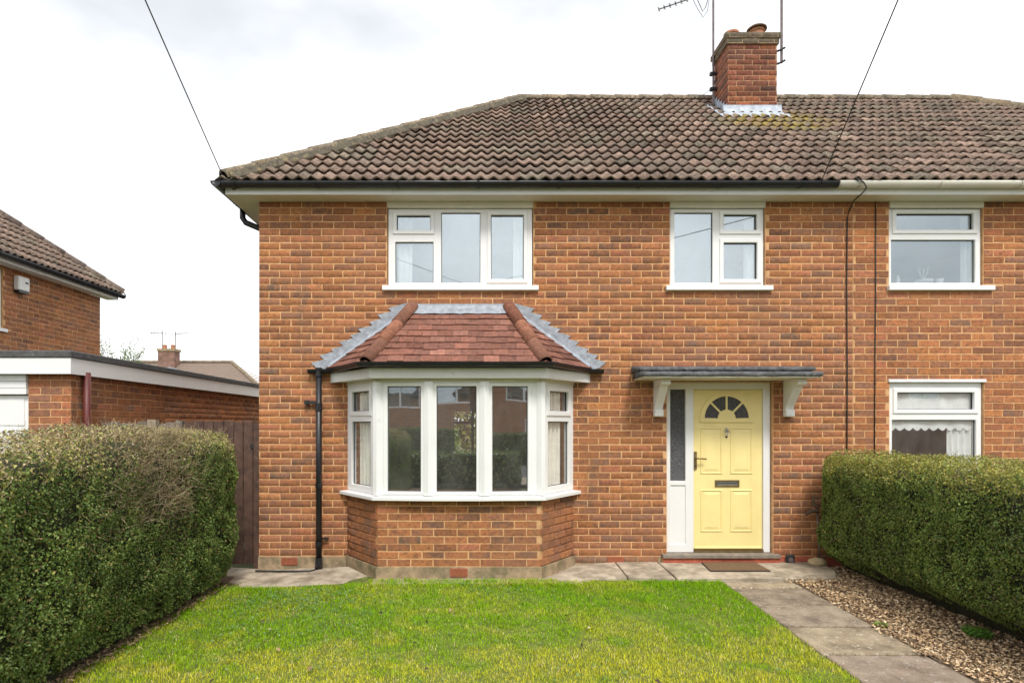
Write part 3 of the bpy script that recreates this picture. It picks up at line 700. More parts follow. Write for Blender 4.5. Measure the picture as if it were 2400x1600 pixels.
HIP_PAL = [(0.205, 0.160, 0.105), (0.195, 0.155, 0.105), (0.215, 0.165, 0.108), (0.185, 0.150, 0.108)]
simple('bedding', (.10, .085, .06), .95, .4, 25, bump=.8, dirt=((.25, .2, .1), 14, .55, .68))
MB().tube([Vector((XL+.06, YE+.0, ZE+.012)).lerp(Vector((XRL+.02, YR-.02, ZR+.0)), i/40)+Vector((0, 0, random.uniform(-.006, .006))) for i in range(41)], .105, 8).build('bedding', MAT['bedding'], roof)
hip_run(roof, 'hip_tile', (XL+.02, YE+.0, ZE+.035), (XRL, YR, ZR+.025), 0.098, 0.40, MAT['hip_tile'], HIP_PAL, 1)
hip_run(roof, 'ridge_tile', (XRL-.05, YR, ZR+.025), (PARTY, YR, ZR+.015), 0.085, 0.42, MAT['hip_tile'], HIP_PAL, 2)
hip_run(roof2, 'ridge_tile', (PARTY, YR, ZR+.025), (XRR+.05, YR, ZR+.015), 0.085, 0.42, MAT['hip_tile'], HIP_PAL, 3)
hip_run(roof2, 'hip_tile', (XR-.02, YE, ZE+.035), (XRR, YR, ZR+.025), 0.098, 0.40, MAT['hip_tile'], HIP_PAL, 4)

# chimney
CX0, CX1, CY0, CY1, CZT = 3.766, 4.537, 2.32, 2.88, 7.80
simple('old_mortar', (.36, .20, .11), .95, .4, 18, bump=.5)
chim = MB().box(CX0+.004, CX1-.004, CY0+.004, CY1-.004, 5.6, CZT-.17).build('chimney', MAT['old_mortar'], house)
for (o, n, a, b, sd) in (((0, CY0, 0), (0, -1, 0), CX0, CX1, 1), ((CX0, 0, 0), (-1, 0, 0), -CY1, -CY0, 2), ((CX1, 0, 0), (1, 0, 0), CY0, CY1, 3), ((0, CY1, 0), (0, 1, 0), -CX1, -CX0, 4)):
    brick_wall(bricks_chim, o, n, a, b, 5.9, CZT-.165, phase=a+.13, seed=30+sd, zc=CZT-.165-CP*30)
for i, b in enumerate(bricks_chim): bricks_chim[i] = (b[0], b[1], (lambda k: (b[2][0]*k, b[2][1]*k*.80, b[2][2]*k*.85))(random.uniform(.42, .82)))
capb = []
for k, e in ((0, 0.028), (1, 0.045)):
    z0 = CZT-.165+k*CP
    m = MB(); m.box(CX0-e+.004, CX1+e-.004, CY0-e+.004, CY1+e-.004, z0-.002, z0+CP-.004); m.build('oversail', MAT['plinth'], chim)
    for (o, n, a, b, sd) in (((0, CY0-e, 0), (0, -1, 0), CX0-e, CX1+e, 1), ((CX0-e, 0, 0), (-1, 0, 0), -CY1-e, -CY0+e, 2), ((CX1+e, 0, 0), (1, 0, 0), CY0-e, CY1+e, 3)):
        brick_wall(capb, o, n, a, b, z0, z0+CP, phase=a+.05*k, seed=50+sd+k, zc=z0, colour=None)
for b in capb: bricks_chim.append((b[0], b[1], (0.115+.03*random.random(), 0.10, 0.068)))
m = MB(); m.add([(CX0-.03, CY0-.03, CZT), (CX1+.03, CY0-.03, CZT), (CX1+.03, CY1+.03, CZT), (CX0-.03, CY1+.03, CZT), (CX0+.12, CY0+.12, CZT+.05), (CX1-.12, CY0+.12, CZT+.05), (CX1-.12, CY1-.12, CZT+.05), (CX0+.12, CY1-.12, CZT+.05)], [(0,1,5,4),(1,2,6,5),(2,3,7,6),(3,0,4,7),(4,5,6,7)]); m.build('flaunching', MAT['plinth'], chim)
m = MB(); m.lathe([(0.11, 0), (0.105, .12), (0.12, .125), (0.12, .155), (0.085, .16)], (CX0+.17, CY0+.28, CZT+.02), 18); m.build('chimney_pot', MAT['pot_clay'], chim, smooth=False)
m = MB(); m.lathe([(0.115, 0), (0.105, .14), (0.12, .145), (0.12, .17), (0.085, .175)], (CX0+.55, CY0+.22, CZT+.005), 18); pot = m.build('chimney_pot', MAT['pot_clay'], chim)
m = MB(); m.lathe([(0.155, 0), (0.15, .018), (0.12, .04), (0.06, .055), (0.005, .06)], (CX0+.55, CY0+.22, CZT+.190), 18); m.build('cowl', MAT['pole_wood'], chim)
# lead round the chimney: apron, skirt and stepped side pieces
rz = lambda y: ZE+(y-YE)*(ZR-ZE)/(YR-YE)
def lead_sheet(parent, name, pts, th, mat): # pts 2 x n grid rows
    V = []; F = []; n = len(pts[0])
    for row in pts: V += row
    for i in range(len(pts)-1):
        for j in range(n-1): F.append((i*n+j, i*n+j+1, (i+1)*n+j+1, (i+1)*n+j))
    o = mesh_np(name, V, [x for f in F for x in f], [4]*len(F), mat, parent, smooth=True); return o
rows = []
for k, (yy, zo) in enumerate(((CY0-.006, .19), (CY0-.008, .075), (CY0-.05, .05), (CY0-.16, .042), (CY0-.215, .035))):
    row = []
    for j in range(25):
        x = CX0-.07-(.05 if k > 2 else 0)*1+(CX1-CX0+.14+(.1 if k > 2 else 0))*j/24
        wob = 0.012*math.sin(j*2.6) if k >= 3 else 0
        row.append((x, yy+(.02*math.sin(j*1.3) if k == 4 else 0), rz(CY0)+zo-(CY0-yy)*0.81+wob))
    rows.append(row)
lead_sheet(chim, 'lead_apron', rows, .004, MAT['bright_lead'])
for sx, x in ((-1, CX0-.008), (1, CX1+.008)):
    for k in range(6):
        y0 = CY0+.0+k*.095; mm = MB(); zt = rz(y0)+.20+.0*k
        mm.extrude([(x+sx*.001*k, y0-.02, rz(y0)-.02), (x+sx*.001*k, y0+.11, rz(y0+.09)), (x+sx*.001*k, y0+.11, zt+.03), (x+sx*.001*k, y0+.02, zt+.02)], (sx*.005, 0, 0)); mm.build('lead_step', MAT['bright_lead'], chim)
    r3 = []
    for k in range(4):
        r3.append([(x+sx*(.01+.065*k), CY0-.20+j*.075, rz(CY0-.20+j*.075)+.055-.002*k+.012*math.sin(j*2+k*2)) for j in range(11)])
    lead_sheet(chim, 'lead_soaker', r3, .004, MAT['bright_lead'])

# ---- plinth
pl = MB(); pl.box(-2.675, -1.60, -0.010, 0.0, 0.0, PL-.006); pl.build('plinth', MAT['plinth'], house, bevel=0.004)
m = MB(); m.box(1.0, 2.06, -0.006, 0.0, 0.0, PL-.006); m.build('plinth', MAT['plinth'], house)
m = MB(); m.box(PARTY, 11.3, -0.010, 0.0, 0.0, PL-.006); m.build('plinth', MAT['plinth'], nextdoor)
dark = []
brick_wall(dark, (0, -.010, 0), (0, -1, 0), 1.02, 2.05, PL-CP, PL, phase=1.02, seed=71, zc=PL-CP, colour=(0.17, 0.13, 0.10)); bricks_main += dark
m = MB(); m.box(3.425, 4.25, -0.012, 0.0, 0.02, 0.160); m.build('painted_course', MAT['red_paint_brick'], house)
def air_brick(par, M):
    m = MB(); m.box(-.093, .093, -.008, .02, -.042, .042, M); a = m.build('air_brick', MAT['terracotta'], par)
    m = MB()
    for ix in range(7):
        for iz in range(3): m.box(-.072+ix*.024-.006, -.072+ix*.024+.006, -.0095, -.005, -.024+iz*.024-.006, -.024+iz*.024+.006, M)
    m.build('air_holes', MAT['brass'], a)
air_brick(house, Matrix.Translation((-2.305, -.012, 0.105))); air_brick(house, Matrix.Translation((1.51, -.014, 0.115)))

# ---- bay: brick dado
BQ = [(-1.63, 0.0), (-1.178, -.575), (0.589, -.575), (1.025, 0.0)]
bay_wall = MB()
BZT = 0.885
inn = [(-1.61, .02), (-1.168, -.5715), (0.579, -.5715), (1.005, .02)]
bay_wall.extrude([(x, y, 0.0) for x, y in inn]+[(.9, .02, 0), (.55, -.45, 0), (-1.14, -.45, 0), (-1.5, .02, 0)], (0, 0, BZT))
bay_wall = bay_wall.build('bay_wall', MAT['mortar'], house)
BPL = 0.177
for i in range(3):
    a, b = Vector((*BQ[i], 0)), Vector((*BQ[i+1], 0)); d = (b-a); L = d.length; d.normalize(); n = Vector((d.y, -d.x, 0))
    M = Matrix(((d.x, -n.x, 0, a.x), (d.y, -n.y, 0, a.y), (0, 0, 1, 0), (0, 0, 0, 1)))
    tmp = []; brick_wall(tmp, (0, 0, 0), (0, -1, 0), 0.0 if i != 1 else 0.0, L, BPL, BZT, phase=.06+.05*i, seed=80+i, zc=BPL)
    bricks_bay += [(M @ t[0], t[1], t[2]) for t in tmp]
    e = 0.018; m = MB(); m.extrude([M @ Vector(q) for q in ((-.008 if i == 1 else 0, -e, 0), (L+(.008 if i == 1 else 0), -e, 0), (L, 0, 0), (0, 0, 0))], (0, 0, BPL-.004)); m.build('plinth', MAT['plinth'], bay_wall)
    if i == 1: air_brick(bay_wall, Matrix.Translation((-.295, -.575-e-.004, .118)))
# bay window frame: five lights
BW = [(-1.635, 0.012), (-1.178, -.565), (-.617, -.612), (-.022, -.612), (0.589, -.565), (1.025, 0.012)]
Z0B, Z1B = 0.943, 2.160
bay = MB()
for i in range(1, 5):
    x, y = BW[i]; w = 0.062 if i in (2, 3) else 0.05
    bay.tube([(x, y+.012, Z0B), (x, y+.012, Z1B)], w*1.0, 6)
bay = bay.build('bay_window', MAT['upvc'], house)
for i in range(5):
    a, b = Vector((*BW[i], 0)), Vector((*BW[i+1], 0)); d = (b-a); L = d.length; d.normalize(); n = Vector((d.y, -d.x, 0))
    M = Matrix(((d.x, -n.x, 0, a.x), (d.y, -n.y, 0, a.y), (0, 0, 1, 0), (0, 0, 0, 1)))
    if i in (0, 4):
        p = [(L*.16, L*.80, 1.02, 1.735, 0), (L*.19, L*.77, 1.853, 2.073, 1)] if i == 0 else [(L*.20, L*.84, 1.02, 1.735, 0), (L*.23, L*.81, 1.853, 2.073, 1)]
    else:
        g = {1: (.115, .035), 2: (.085, .085), 3: (.085, .135)}[i]
        g = {1: (.115, .085), 2: (.085, .085), 3: (.085, .145)}[i]
        p = [(g[0], L-g[1], 0.985, 2.112, 0)]
    holes = [(q[0]-(.012 if q[4] else 0), q[1]+(.012 if q[4] else 0), q[2]-(.012 if q[4] else 0), q[3]+(.012 if q[4] else 0)) for q in p]
    bm_obj(holed(.004, L-.004, Z0B, Z1B, holes, .06, M, .004), 'frame', MAT['upvc'], bay)
    for (xa, xb, za, zb, s) in p:
        if s: bm_obj(holed(xa-.055, xb+.055, za-.055, zb+.05, [(xa, xb, za, zb)], .03, M @ Matrix.Translation((0, -.014, 0)), .006), 'sash', MAT['upvc'], bay)
        elif i in (1, 2, 3): bm_obj(holed(xa-.045, xb+.045, za-.03, zb+.035, [(xa, xb, za, zb)], .02, M @ Matrix.Translation((0, -.008, 0)), .006), 'sash', MAT['upvc'], bay)
        bm_obj(holed(xa-.002, xb+.002, za-.002, zb+.002, [(xa+.006, xb-.006, za+.006, zb-.008)], .012, M @ Matrix.Translation((0, .026, 0))), 'gasket', MAT['gasket'], bay)
        MB().box(xa+.001, xb-.001, .030, .034, za+.001, zb-.001, M).build('pane', MAT['glass_dim' if i in (0, 4) else 'glass_room'], bay)
def ring_poly(pts, off):   # offset of the bay outline, outwards
    out = []
    for i, p in enumerate(pts):
        v = Vector((0, 0))
        for a, b in ((i-1, i), (i, i+1)):
            if a < 0 or b >= len(pts): continue
            d = (Vector(pts[b])-Vector(pts[a])).normalized(); v += Vector((d.y, -d.x))
        v.normalize(); d = (Vector(pts[min(i+1, len(pts)-1)])-Vector(pts[max(i-1, 0)])).normalized()
        k = 1.0
        if 0 < i < len(pts)-1:
            e = (Vector(pts[i])-Vector(pts[i-1])).normalized(); k = 1/max(.5, v.dot(Vector((e.y, -e.x))))
        q = Vector(p)+v*off*k
        if i in (0, len(pts)-1):
            nx = -1 if i == 0 else 1
            e = (Vector(pts[1])-Vector(pts[0])) if i == 0 else (Vector(pts[-2])-Vector(pts[-1])); e.normalize()
            t = (q.y-0.002)/(-e.y) if abs(e.y) > 1e-6 else 0; q = q+e*t   # run on to the wall face
        out.append((q.x, q.y))
    return out
def bay_band(pts, o0, o1, z0, z1, name, mat, parent, slope=0.0, bevel=0.003):
    A = ring_poly(pts, o0); B = ring_poly(pts, o1); m = MB()
    n = len(pts); V = [(*p, z0) for p in B]+[(*p, z1-slope) for p in B]+[(*p, z0) for p in A]+[(*p, z1) for p in A]
    F = []
    for i in range(n-1):
        F += [(i, i+1, n+i+1, n+i), (n+i, n+i+1, 3*n+i+1, 3*n+i), (2*n+i+1, 2*n+i, 3*n+i, 3*n+i+1), (i+1, i, 2*n+i, 2*n+i+1)]
    F += [(0, n, 3*n, 2*n), (n-1, 2*n-2+1+n, 4*n-1, 2*n-1)] if False else [(0, n, 3*n, 2*n), (n-1, 3*n-1, 4*n-1, 2*n-1)]
    m.add(V, F); return m.build(name, mat, parent, bevel=bevel)
bay_band(BW, -.05, .075, .892, .945, 'sill', MAT['upvc'], bay, slope=.016)
BF = [(-1.72, 0), (-1.19, -.63), (.60, -.63), (1.11, 0)]
bay_band(BF, -.16, .062, 2.192, 2.202, 'soffit', MAT['cream_paint'], bay)
bay_band(BF, .0625, .082, 2.190, 2.300, 'fascia', MAT['white_paint'], bay)
bay_band(BW, -.05, .008, 2.160, 2.192, 'head_board', MAT['cream_paint'], bay)
# room ceiling over the bay, inner floor board
MB().extrude([(-1.5, .2, 2.205), (-1.1, -.5, 2.205), (.5, -.5, 2.205), (.9, .2, 2.205)], (0, 0, .02)).build('bay_ceiling', MAT['interior'], bay)
for (a, b) in (((-1.435, -.13), (-1.225, -.395)), ((.635, -.385), (.83, -.125))): drape(bay, (a, b), .95, 2.17, 'curtain', fold=.028, freq=.085)
drape(bay, ((-1.50, .22), (-1.28, .12)), .95, 2.17, 'curtain', fold=.02); drape(bay, ((.62, .02), (.78, .2)), .95, 2.17, 'curtain', fold=.02)

# bay roof
E0, E1, E2, E3 = Vector((-1.87, -.004, 2.345)), Vector((-1.275, -.755, 2.345)), Vector((.635, -.755, 2.345)), Vector((1.23, -.004, 2.345))
T1, T2 = Vector((-.865, -.004, 3.055)), Vector((.265, -.004, 3.055))
bay_roof = MB().add([E0, E1, E2, E3, T1, T2], [(0, 1, 4), (1, 2, 5, 4), (2, 3, 5)]).build('bay_roof', MAT['felt'], house)
gl = (T1-Vector((T1.x, E1.y, E1.z))).length/9
tiles_on_slope(bay_roof, 'clay_tile', E1, (1, 0, 0), T1-Vector((T1.x, E1.y, E1.z)), [E1, E2, T2, T1], gl, .168, 'plain', MAT['clay_tile'], CLAY_PAL, 300, 21, .02, True)
for (a, b, t, s) in ((E0, E1, T1, 22), (E3, E2, T2, 23)):
    uu = (b-a).normalized(); hgt = (t-a)-uu*(t-a).dot(uu)
    tiles_on_slope(bay_roof, 'clay_tile', a, uu, hgt, [a, b, t], hgt.length/9, .168, 'plain', MAT['clay_tile'], CLAY_PAL, 300, s, .02, True)
HCL = [(0.24, 0.10, 0.065), (0.27, 0.12, 0.075), (0.21, 0.10, 0.068)]
up = Vector((0, 0, .02))
hip_run(bay_roof, 'hip_tile', E1+up+Vector((.02, .02, 0)), T1+up+Vector((0, -.02, 0)), .075, .36, MAT['clay_tile'], HCL, 5, 10)
hip_run(bay_roof, 'hip_tile', E2+up+Vector((-.02, .02, 0)), T2+up+Vector((0, -.02, 0)), .075, .36, MAT['clay_tile'], HCL, 6, 10)
# lead: top apron, side strips, stepped pieces let into the joints
rws = []
for k, (yy, zz) in enumerate(((-.006, 3.115), (-.008, 3.065), (-.05, 3.043), (-.115, 2.982))):
    rws.append([(T1.x-.02+(T2.x-T1.x+.04)*j/16+(0 if k < 3 else 0), yy, zz+(.004*math.sin(j*2.2) if k > 1 else 0)) for j in range(17)])
lead_sheet(bay_roof, 'lead_apron', rws, .004, MAT['lead'])
for (e, t, s) in ((E0, T1, -1), (E3, T2, 1)):
    nst = 9
    for k in range(nst):
        pa = e.lerp(t, k/nst); pb = e.lerp(t, (k+1)/nst); jz = random.uniform(-.006, .006); jx = random.uniform(-.015, .015); w = .175+jx
        m = MB(); m.extrude([(pa.x-s*.01, -.004, pa.z-.01), (pb.x-s*.012, -.004, pb.z+.02), (pb.x+s*.045, -.004, pb.z+.070+jz), (pa.x+s*(w+.01), -.004, pa.z+.082+jz), (pa.x+s*(w-.06), -.004, pa.z+.018+jz)], (0, -.006-.002*(k % 3), 0)); m.build('lead_step', MAT['lead'], bay_roof)
    a_in = (E1 if s < 0 else E2); dn = ((a_in-e).normalized())
    lead_sheet(bay_roof, 'lead_strip', [[tuple(e.lerp(t, j/20)+Vector((0, -.008, .05))) for j in range(21)], [tuple(e.lerp(t, j/20)+dn*.055+Vector((0, -.004, .026+.004*math.sin(j*3)))) for j in range(21)]], .003, MAT['lead'])
# bay gutter and downpipe
GP = [(-2.07, -.06, 2.34), (-1.80, -.06, 2.345), (-1.315, -.805, 2.35), (.675, -.805, 2.35), (1.19, -.06, 2.345), (1.36, -.06, 2.34)]
gb = MB()
n = 8
prev = None
for i, p in enumerate(GP):
    p = Vector(p); d0 = (Vector(GP[max(i, 1)])-Vector(GP[max(i, 1)-1])).normalized(); d1 = (Vector(GP[min(i+1, len(GP)-1)])-Vector(GP[min(i, len(GP)-2)])).normalized(); d = (d0+d1).normalized(); s = d.cross(Vector((0, 0, 1))).normalized(); kk = 1/max(.6, d.dot(d0))
    row = [p+s*math.cos(math.pi*j/n)*.047*kk-Vector((0, 0, math.sin(math.pi*j/n)*.05)) for j in range(n+1)]+[p+s*math.cos(math.pi*(1-j/n))*.041*kk-Vector((0, 0, math.sin(math.pi*j/n)*.044)) for j in range(n+1)]
    k = len(gb.v); gb.v += [tuple(q) for q in row]
    if i:
        m_ = len(row)
        for j in range(m_): gb.f.append((k-m_+j, k-m_+(j+1) % m_, k+(j+1) % m_, k+j))
    if i in (0, len(GP)-1): gb.f.append(tuple(k+j for j in range(n+1)))
gb.build('bay_gutter', MAT['black_plastic'], house)
dp = MB(); dp.tube([(-1.945, -.065, 2.30), (-1.945, -.065, .10)], .034, 12); dp = dp.build('bay_downpipe', MAT['black_plastic'], house, smooth=True)
for z, h in ((2.26, .10), (1.86, .09), (.97, .05), (.30, .05), (.10, .06)):
    MB().lathe([(.041, 0), (.041, h)], (-1.945, -.065, z), 12).build('pipe_collar', MAT['black_plastic'], dp)
MB().box(-2.10, -1.96, -.058, -.03, 1.94, 1.975).build('pipe_clip', MAT['cable'], dp); MB().box(-2.115, -2.075, -.07, .004, 1.935, 1.985).build('pipe_clip', MAT['cable'], dp)
MB().box(-1.93, -1.84, -.055, -.03, .365, .39).build('pipe_clip', MAT['cable'], dp)
MB().tube([(-1.945, -.065, .13), (-1.945, -.075, .07), (-1.93, -.13, .035)], [.04, .042, .046], 12).build('pipe_shoe', MAT['black_plastic'], dp)

# ---- door set
fx = lambda q: (q/2.958+320)/200
fz = lambda q: (495-q/2.958)/200
Md = frameM((0, .055, 0), (0, -1, 0))
dfr = bm_obj(holed(2.122, 3.353, .195, 2.2, [(2.448, 3.270, .205, 2.118), (2.172, 2.352, 1.037, 2.118), (2.178, 2.352, .29, .985)], .08, Md, .004), 'door_frame', MAT['upvc'], house)
MB().box(2.17, 2.354, .085, .10, 1.035, 2.12).build('side_light', MAT['obscure_glass'], dfr)
MB().box(2.17, 2.36, .068, .10, .28, .99).build('side_panel', MAT['upvc'], dfr)
dh = []
door = bm_obj(holed(2.451, 3.267, .226, 2.115, [], .05, frameM((0, .078, 0), (0, -1, 0)), .004), 'front_door', MAT['yellow_paint'], house)
door['label'] = 'pale yellow panelled front door with half-round glass fan'
for (xa, xb, za, zb) in ((2.538, 2.791, 1.123, 1.664), (2.893, 3.147, 1.123, 1.664), (2.540, 2.791, .438, .929), (2.893, 3.147, .438, .929)):
    # raised field with a sloping border, standing in a moulded surround
    bm_obj(holed(xa-.004, xb+.004, za-.004, zb+.004, [(xa+.016, xb-.016, za+.016, zb-.016)], .012, frameM((0, .069, 0), (0, -1, 0)), .006), 'moulding', MAT['yellow_paint'], door)
    m = MB(); e = .035
    m.add([(xa+.02, .0775, za+.02), (xb-.02, .0775, za+.02), (xb-.02, .0775, zb-.02), (xa+.02, .0775, zb-.02), (xa+.02+e, .070, za+.02+e), (xb-.02-e, .070, za+.02+e), (xb-.02-e, .070, zb-.02-e), (xa+.02+e, .070, zb-.02-e)], [(0,1,5,4),(1,2,6,5),(2,3,7,6),(3,0,4,7),(4,5,6,7)])
    m.build('panel', MAT['yellow_paint'], door)
fcx, fcz = 2.858, 1.800
def arc_ring(r0, r1, a0, a1, y0, y1, n=20):
    m = MB(); V = []; F = []
    for i in range(n+1):
        t = a0+(a1-a0)*i/n
        for (r, y) in ((r0, y1), (r0, y0), (r1, y0), (r1, y1)): V.append((fcx+r*math.cos(t), y, fcz+r*math.sin(t)))
    for i in range(n):
        for j in range(4): F.append((4*i+j, 4*i+(j+1) % 4, 4*i+4+(j+1) % 4, 4*i+4+j))
    F += [(0, 1, 2, 3), (4*n, 4*n+3, 4*n+2, 4*n+1)]; m.add(V, F); return m
fcz = fz(412)-.004; fcx = fx(735)
arc_ring(.262, .312, 0, math.pi, .062, .078).build('fan_moulding', MAT['yellow_paint'], door)
MB().box(fcx-.312, fcx+.312, .060, .078, fcz-.045, fcz-.001).build('fan_rail', MAT['yellow_paint'], door)
arc_ring(.0, .105, 0, math.pi, .062, .078).build('fan_hub', MAT['yellow_paint'], door)
for k in range(4):
    a0, a1 = math.pi*k/4+.03, math.pi*(k+1)/4-.03
    arc_ring(.10, .266, a0, a1, .074, .079, 8).build('fan_pane', MAT['obscure_glass'], door)
for k in (1, 2, 3):
    t = math.pi*k/4; c, s = math.cos(t), math.sin(t); q = .011
    MB().extrude([(fcx+c*.10-s*q, .064, fcz+s*.10+c*q), (fcx+c*.10+s*q, .064, fcz+s*.10-c*q), (fcx+c*.268+s*q, .064, fcz+s*.268-c*q), (fcx+c*.268-s*q, .064, fcz+s*.268+c*q)], (0, .016, 0)).build('glazing_bar', MAT['yellow_paint'], door)
lb = bm_obj(holed(2.707, 2.994, .967, 1.047, [(2.730, 2.972, .985, 1.028)], .012, frameM((0, .064, 0), (0, -1, 0)), .003), 'letter_box', MAT['brass'], door)
MB().box(2.728, 2.974, .070, .076, .984, 1.03).build('flap', MAT['silver'], lb)
MB().box(2.728, 2.974, .066, .074, 1.006, 1.013).build('flap_edge', MAT['gasket'], lb)
hd = MB().box(2.456, 2.490, .058, .078, 1.17, 1.385).build('handle_plate', MAT['brass'], door, bevel=.006)
MB().tube([(2.473, .06, 1.304), (2.473, .02, 1.304), (2.50, .012, 1.305), (2.585, .014, 1.298)], .009, 8).build('lever', MAT['brass'], hd, smooth=True)
MB().lathe([(.010, -.004), (.010, .006)], (2.473, .056, 1.215), 10, 'y').build('key_hole', MAT['gasket'], hd)
kn = MB().extrude([(fcx-.024, .069, 1.635), (fcx, .069, 1.595), (fcx+.024, .069, 1.635), (fcx, .069, 1.672)], (0, .009, 0)).build('knocker', MAT['silver'], door, bevel=.003)
MB().tube([(fcx+.022*math.cos(t), .06-.006*abs(math.sin(t)), 1.61+.028*math.sin(t)) for t in np.linspace(0, 6.28, 12)], .005, 6).build('knocker_ring', MAT['silver'], kn)
MB().lathe([(.012, -.004), (.012, .01)], (fcx, .07, 1.555), 10, 'y').build('spy_hole', MAT['gasket'], door)
MB().box(2.447, 3.271, .045, .10, .196, .222).build('threshold', MAT['brass'], dfr); MB().box(2.455, 3.263, .060, .078, .232, .262).build('weather_bar', MAT['yellow_paint'], door, bevel=.008)
# brick reveal and step
MB().box(2.122, 3.353, .065, .135, 0.0, .195).build('door_base', MAT['mortar'], house)
stp = MB().box(2.05, 3.42, -.075, .064, .148, .193).build('door_step', MAT['step_tile'], house, bevel=.006)
rr = random.Random(4)
for i in range(12): MB().box(2.06+i*.113, 2.06+i*.113+.108, -.052+rr.uniform(-.002, .002), .06, .045, .147).build('brick', MAT['red_paint_brick'], stp)
MB().box(2.055, 3.41, -.046, .06, .04, .146).build('joint', MAT['mortar'], stp)

# ---- door canopy
can = MB(); XC0, XC1, YC = 1.728, 3.665, -.47
can.hexa([(XC0, YC, 2.216), (XC1, YC, 2.216), (XC1, -.004, 2.216), (XC0, -.004, 2.216), (XC0, YC, 2.232), (XC1, YC, 2.232), (XC1, -.004, 2.245), (XC0, -.004, 2.245)])
can = can.build('door_canopy', MAT['cream_paint'], house)
def wavy_slab(x0, x1, yf, yb, zf, zb, th, n, mat, name, par, seed, taper=0.0):
    r = random.Random(seed); rows = []
    for (f, zz, w) in ((0, 0, .004), (0, th*.5, .007), (0.02, th, .005), (.3, None, .004), (.7, None, .004), (1, None, .003)):
        row = []
        for j in range(n+1):
            t = j/n; x = x0+taper*f+(x1-x0-2*taper*f)*t; y = yf+(yb-yf)*f+r.uniform(-w, w); base = zf+(zb-zf)*f
            z = base+(th if zz is None else zz)+r.uniform(-w, w)*.8; row.append((x, y, z))
        rows.append(row)
    rows = [[(p[0], yb, zf) for p in rows[0]]]+rows
    V = [p for rw in rows for p in rw]; F = []
    for i in range(len(rows)-1):
        for j in range(n): a = i*(n+1)+j; F.append((a, a+1, a+n+2, a+n+1))
    for e in (0, n): F.append(tuple(i*(n+1)+e for i in range(len(rows)))[::(1 if e == 0 else -1)])
    return mesh_np(name, V, [q for f in F for q in f], [len(f) for f in F], mat, par)
wavy_slab(XC0-.012, XC1+.012, YC-.016, -.006, 2.2325, 2.288, .046, 60, MAT['canopy_felt'], 'roof_felt', can, 3, .0)
wavy_slab(XC0-.03, XC1+.005, YC+.12, -.006, 2.303, 2.343, .040, 60, MAT['canopy_felt'], 'roof_felt', can, 5, .0)
for xc in (1.955, 3.475):
    w = .095
    m = MB(); prof = [(0, 1.875), (-.055, 1.875), (-.07, 1.905), (-.085, 1.93), (-.255, 2.12), (-.27, 2.14), (-.31, 2.14), (-.335, 2.165), (-.335, 2.2145), (0, 2.2145)]
    m.extrude([(xc, y-.003, z) for y, z in prof], (w, 0, 0)); br = m.build('bracket', MAT['white_paint'], can, bevel=.003)
    m = MB(); m.box(xc-.004, xc+w+.004, -.085, -.004, 1.795, 1.862); m.build('bracket_foot', MAT['white_paint'], br, bevel=.006)
    MB().box(xc-.006, xc+w+.006, -.075, -.004, 1.862, 1.877).build('bracket_collar', MAT['white_paint'], br, bevel=.003)
    MB().box(xc-.004, xc+w+.004, -.35, -.29, 2.150, 2.19).build('bracket_nose', MAT['white_paint'], br, bevel=.005)

emit_bricks([(wall, bricks_main), (bay_wall, bricks_bay), (chim, bricks_chim)], 300, {2: 'old_brick'}); emit_bricks([(wall2, bricks_next)], 300)

# round black outlet beside the step
ven = MB().box(3.49, 3.60, -.05, -.012, .07, .19).build('outlet_cover', MAT['rubber'], house, bevel=.02)
MB().lathe([(.03, 0), (.034, .02)], (3.545, -.066, .125), 16, 'y').build('outlet_cap', MAT['mast_metal'], ven)

# ================================================================== cables, aerials
def wire(name, pts, r, mat, label=None, cat=None, parent=None, sag=0.0, n=24):
    if sag:
        a, b = Vector(pts[0]), Vector(pts[1]); pts = [a.lerp(b, i/n)-Vector((0, 0, sag*4*(i/n)*(1-i/n))) for i in range(n+1)]
    o = MB().tube(pts, r, 6).build(name, MAT[mat], parent, smooth=True); return tag(o, label, cat)
POLE = (-.41, -12.68)
pole = thing('telegraph_pole', 'brown wooden telegraph pole standing across the front pavement', 'pole', (*POLE, 0))
MB().tube([(*POLE, -.05), (*POLE, 6.38)], [.13, .10], 14).build('pole_shaft', MAT['pole_wood'], pole, smooth=True)
MB().box(POLE[0]-.25, POLE[0]+.25, POLE[1]-.04, POLE[1]+.04, 6.22, 6.28).build('cross_arm', MAT['mast_metal'], pole)
wire('overhead_wire', [(-2.97, -.27, 4.50), (POLE[0]-.1, POLE[1]+.05, 6.30)], .0055, 'cable', 'thin overhead wire running up from the eaves corner above the tall hedge', 'wire', sag=.05)
wire('overhead_wire', [(3.73, -.34, 4.40), (POLE[0]+.1, POLE[1]+.05, 6.30)], .0055, 'cable', 'thin overhead wire running up from the gutter above the front door', 'wire', sag=.05)
MB().tube([(-2.97, -.30, 4.54), (-2.955, -.31, 4.47), (-2.90, -.33, 4.40)], .012, 6).build('wire_hook', MAT['cable'], house)
wire('wall_cable', [(4.10, -.35, 4.45), (4.20, -.35, 4.40), (4.235, -.345, 4.34), (4.23, -.29, 4.305), (4.27, -.06, 4.30), (4.27, -.012, 4.25), (4.24, -.012, 4.19), (4.222, -.012, 4.12), (4.215, -.012, 3.3), (4.222, -.012, 2.4), (4.215, -.012, .5)], .0065, 'cable', parent=nextdoor)
wire('wall_cable', [(4.555, -.010, 4.31), (4.556, -.010, 3.2), (4.548, -.010, 2.4), (4.54, -.010, .5)], .006, 'cable', parent=nextdoor)

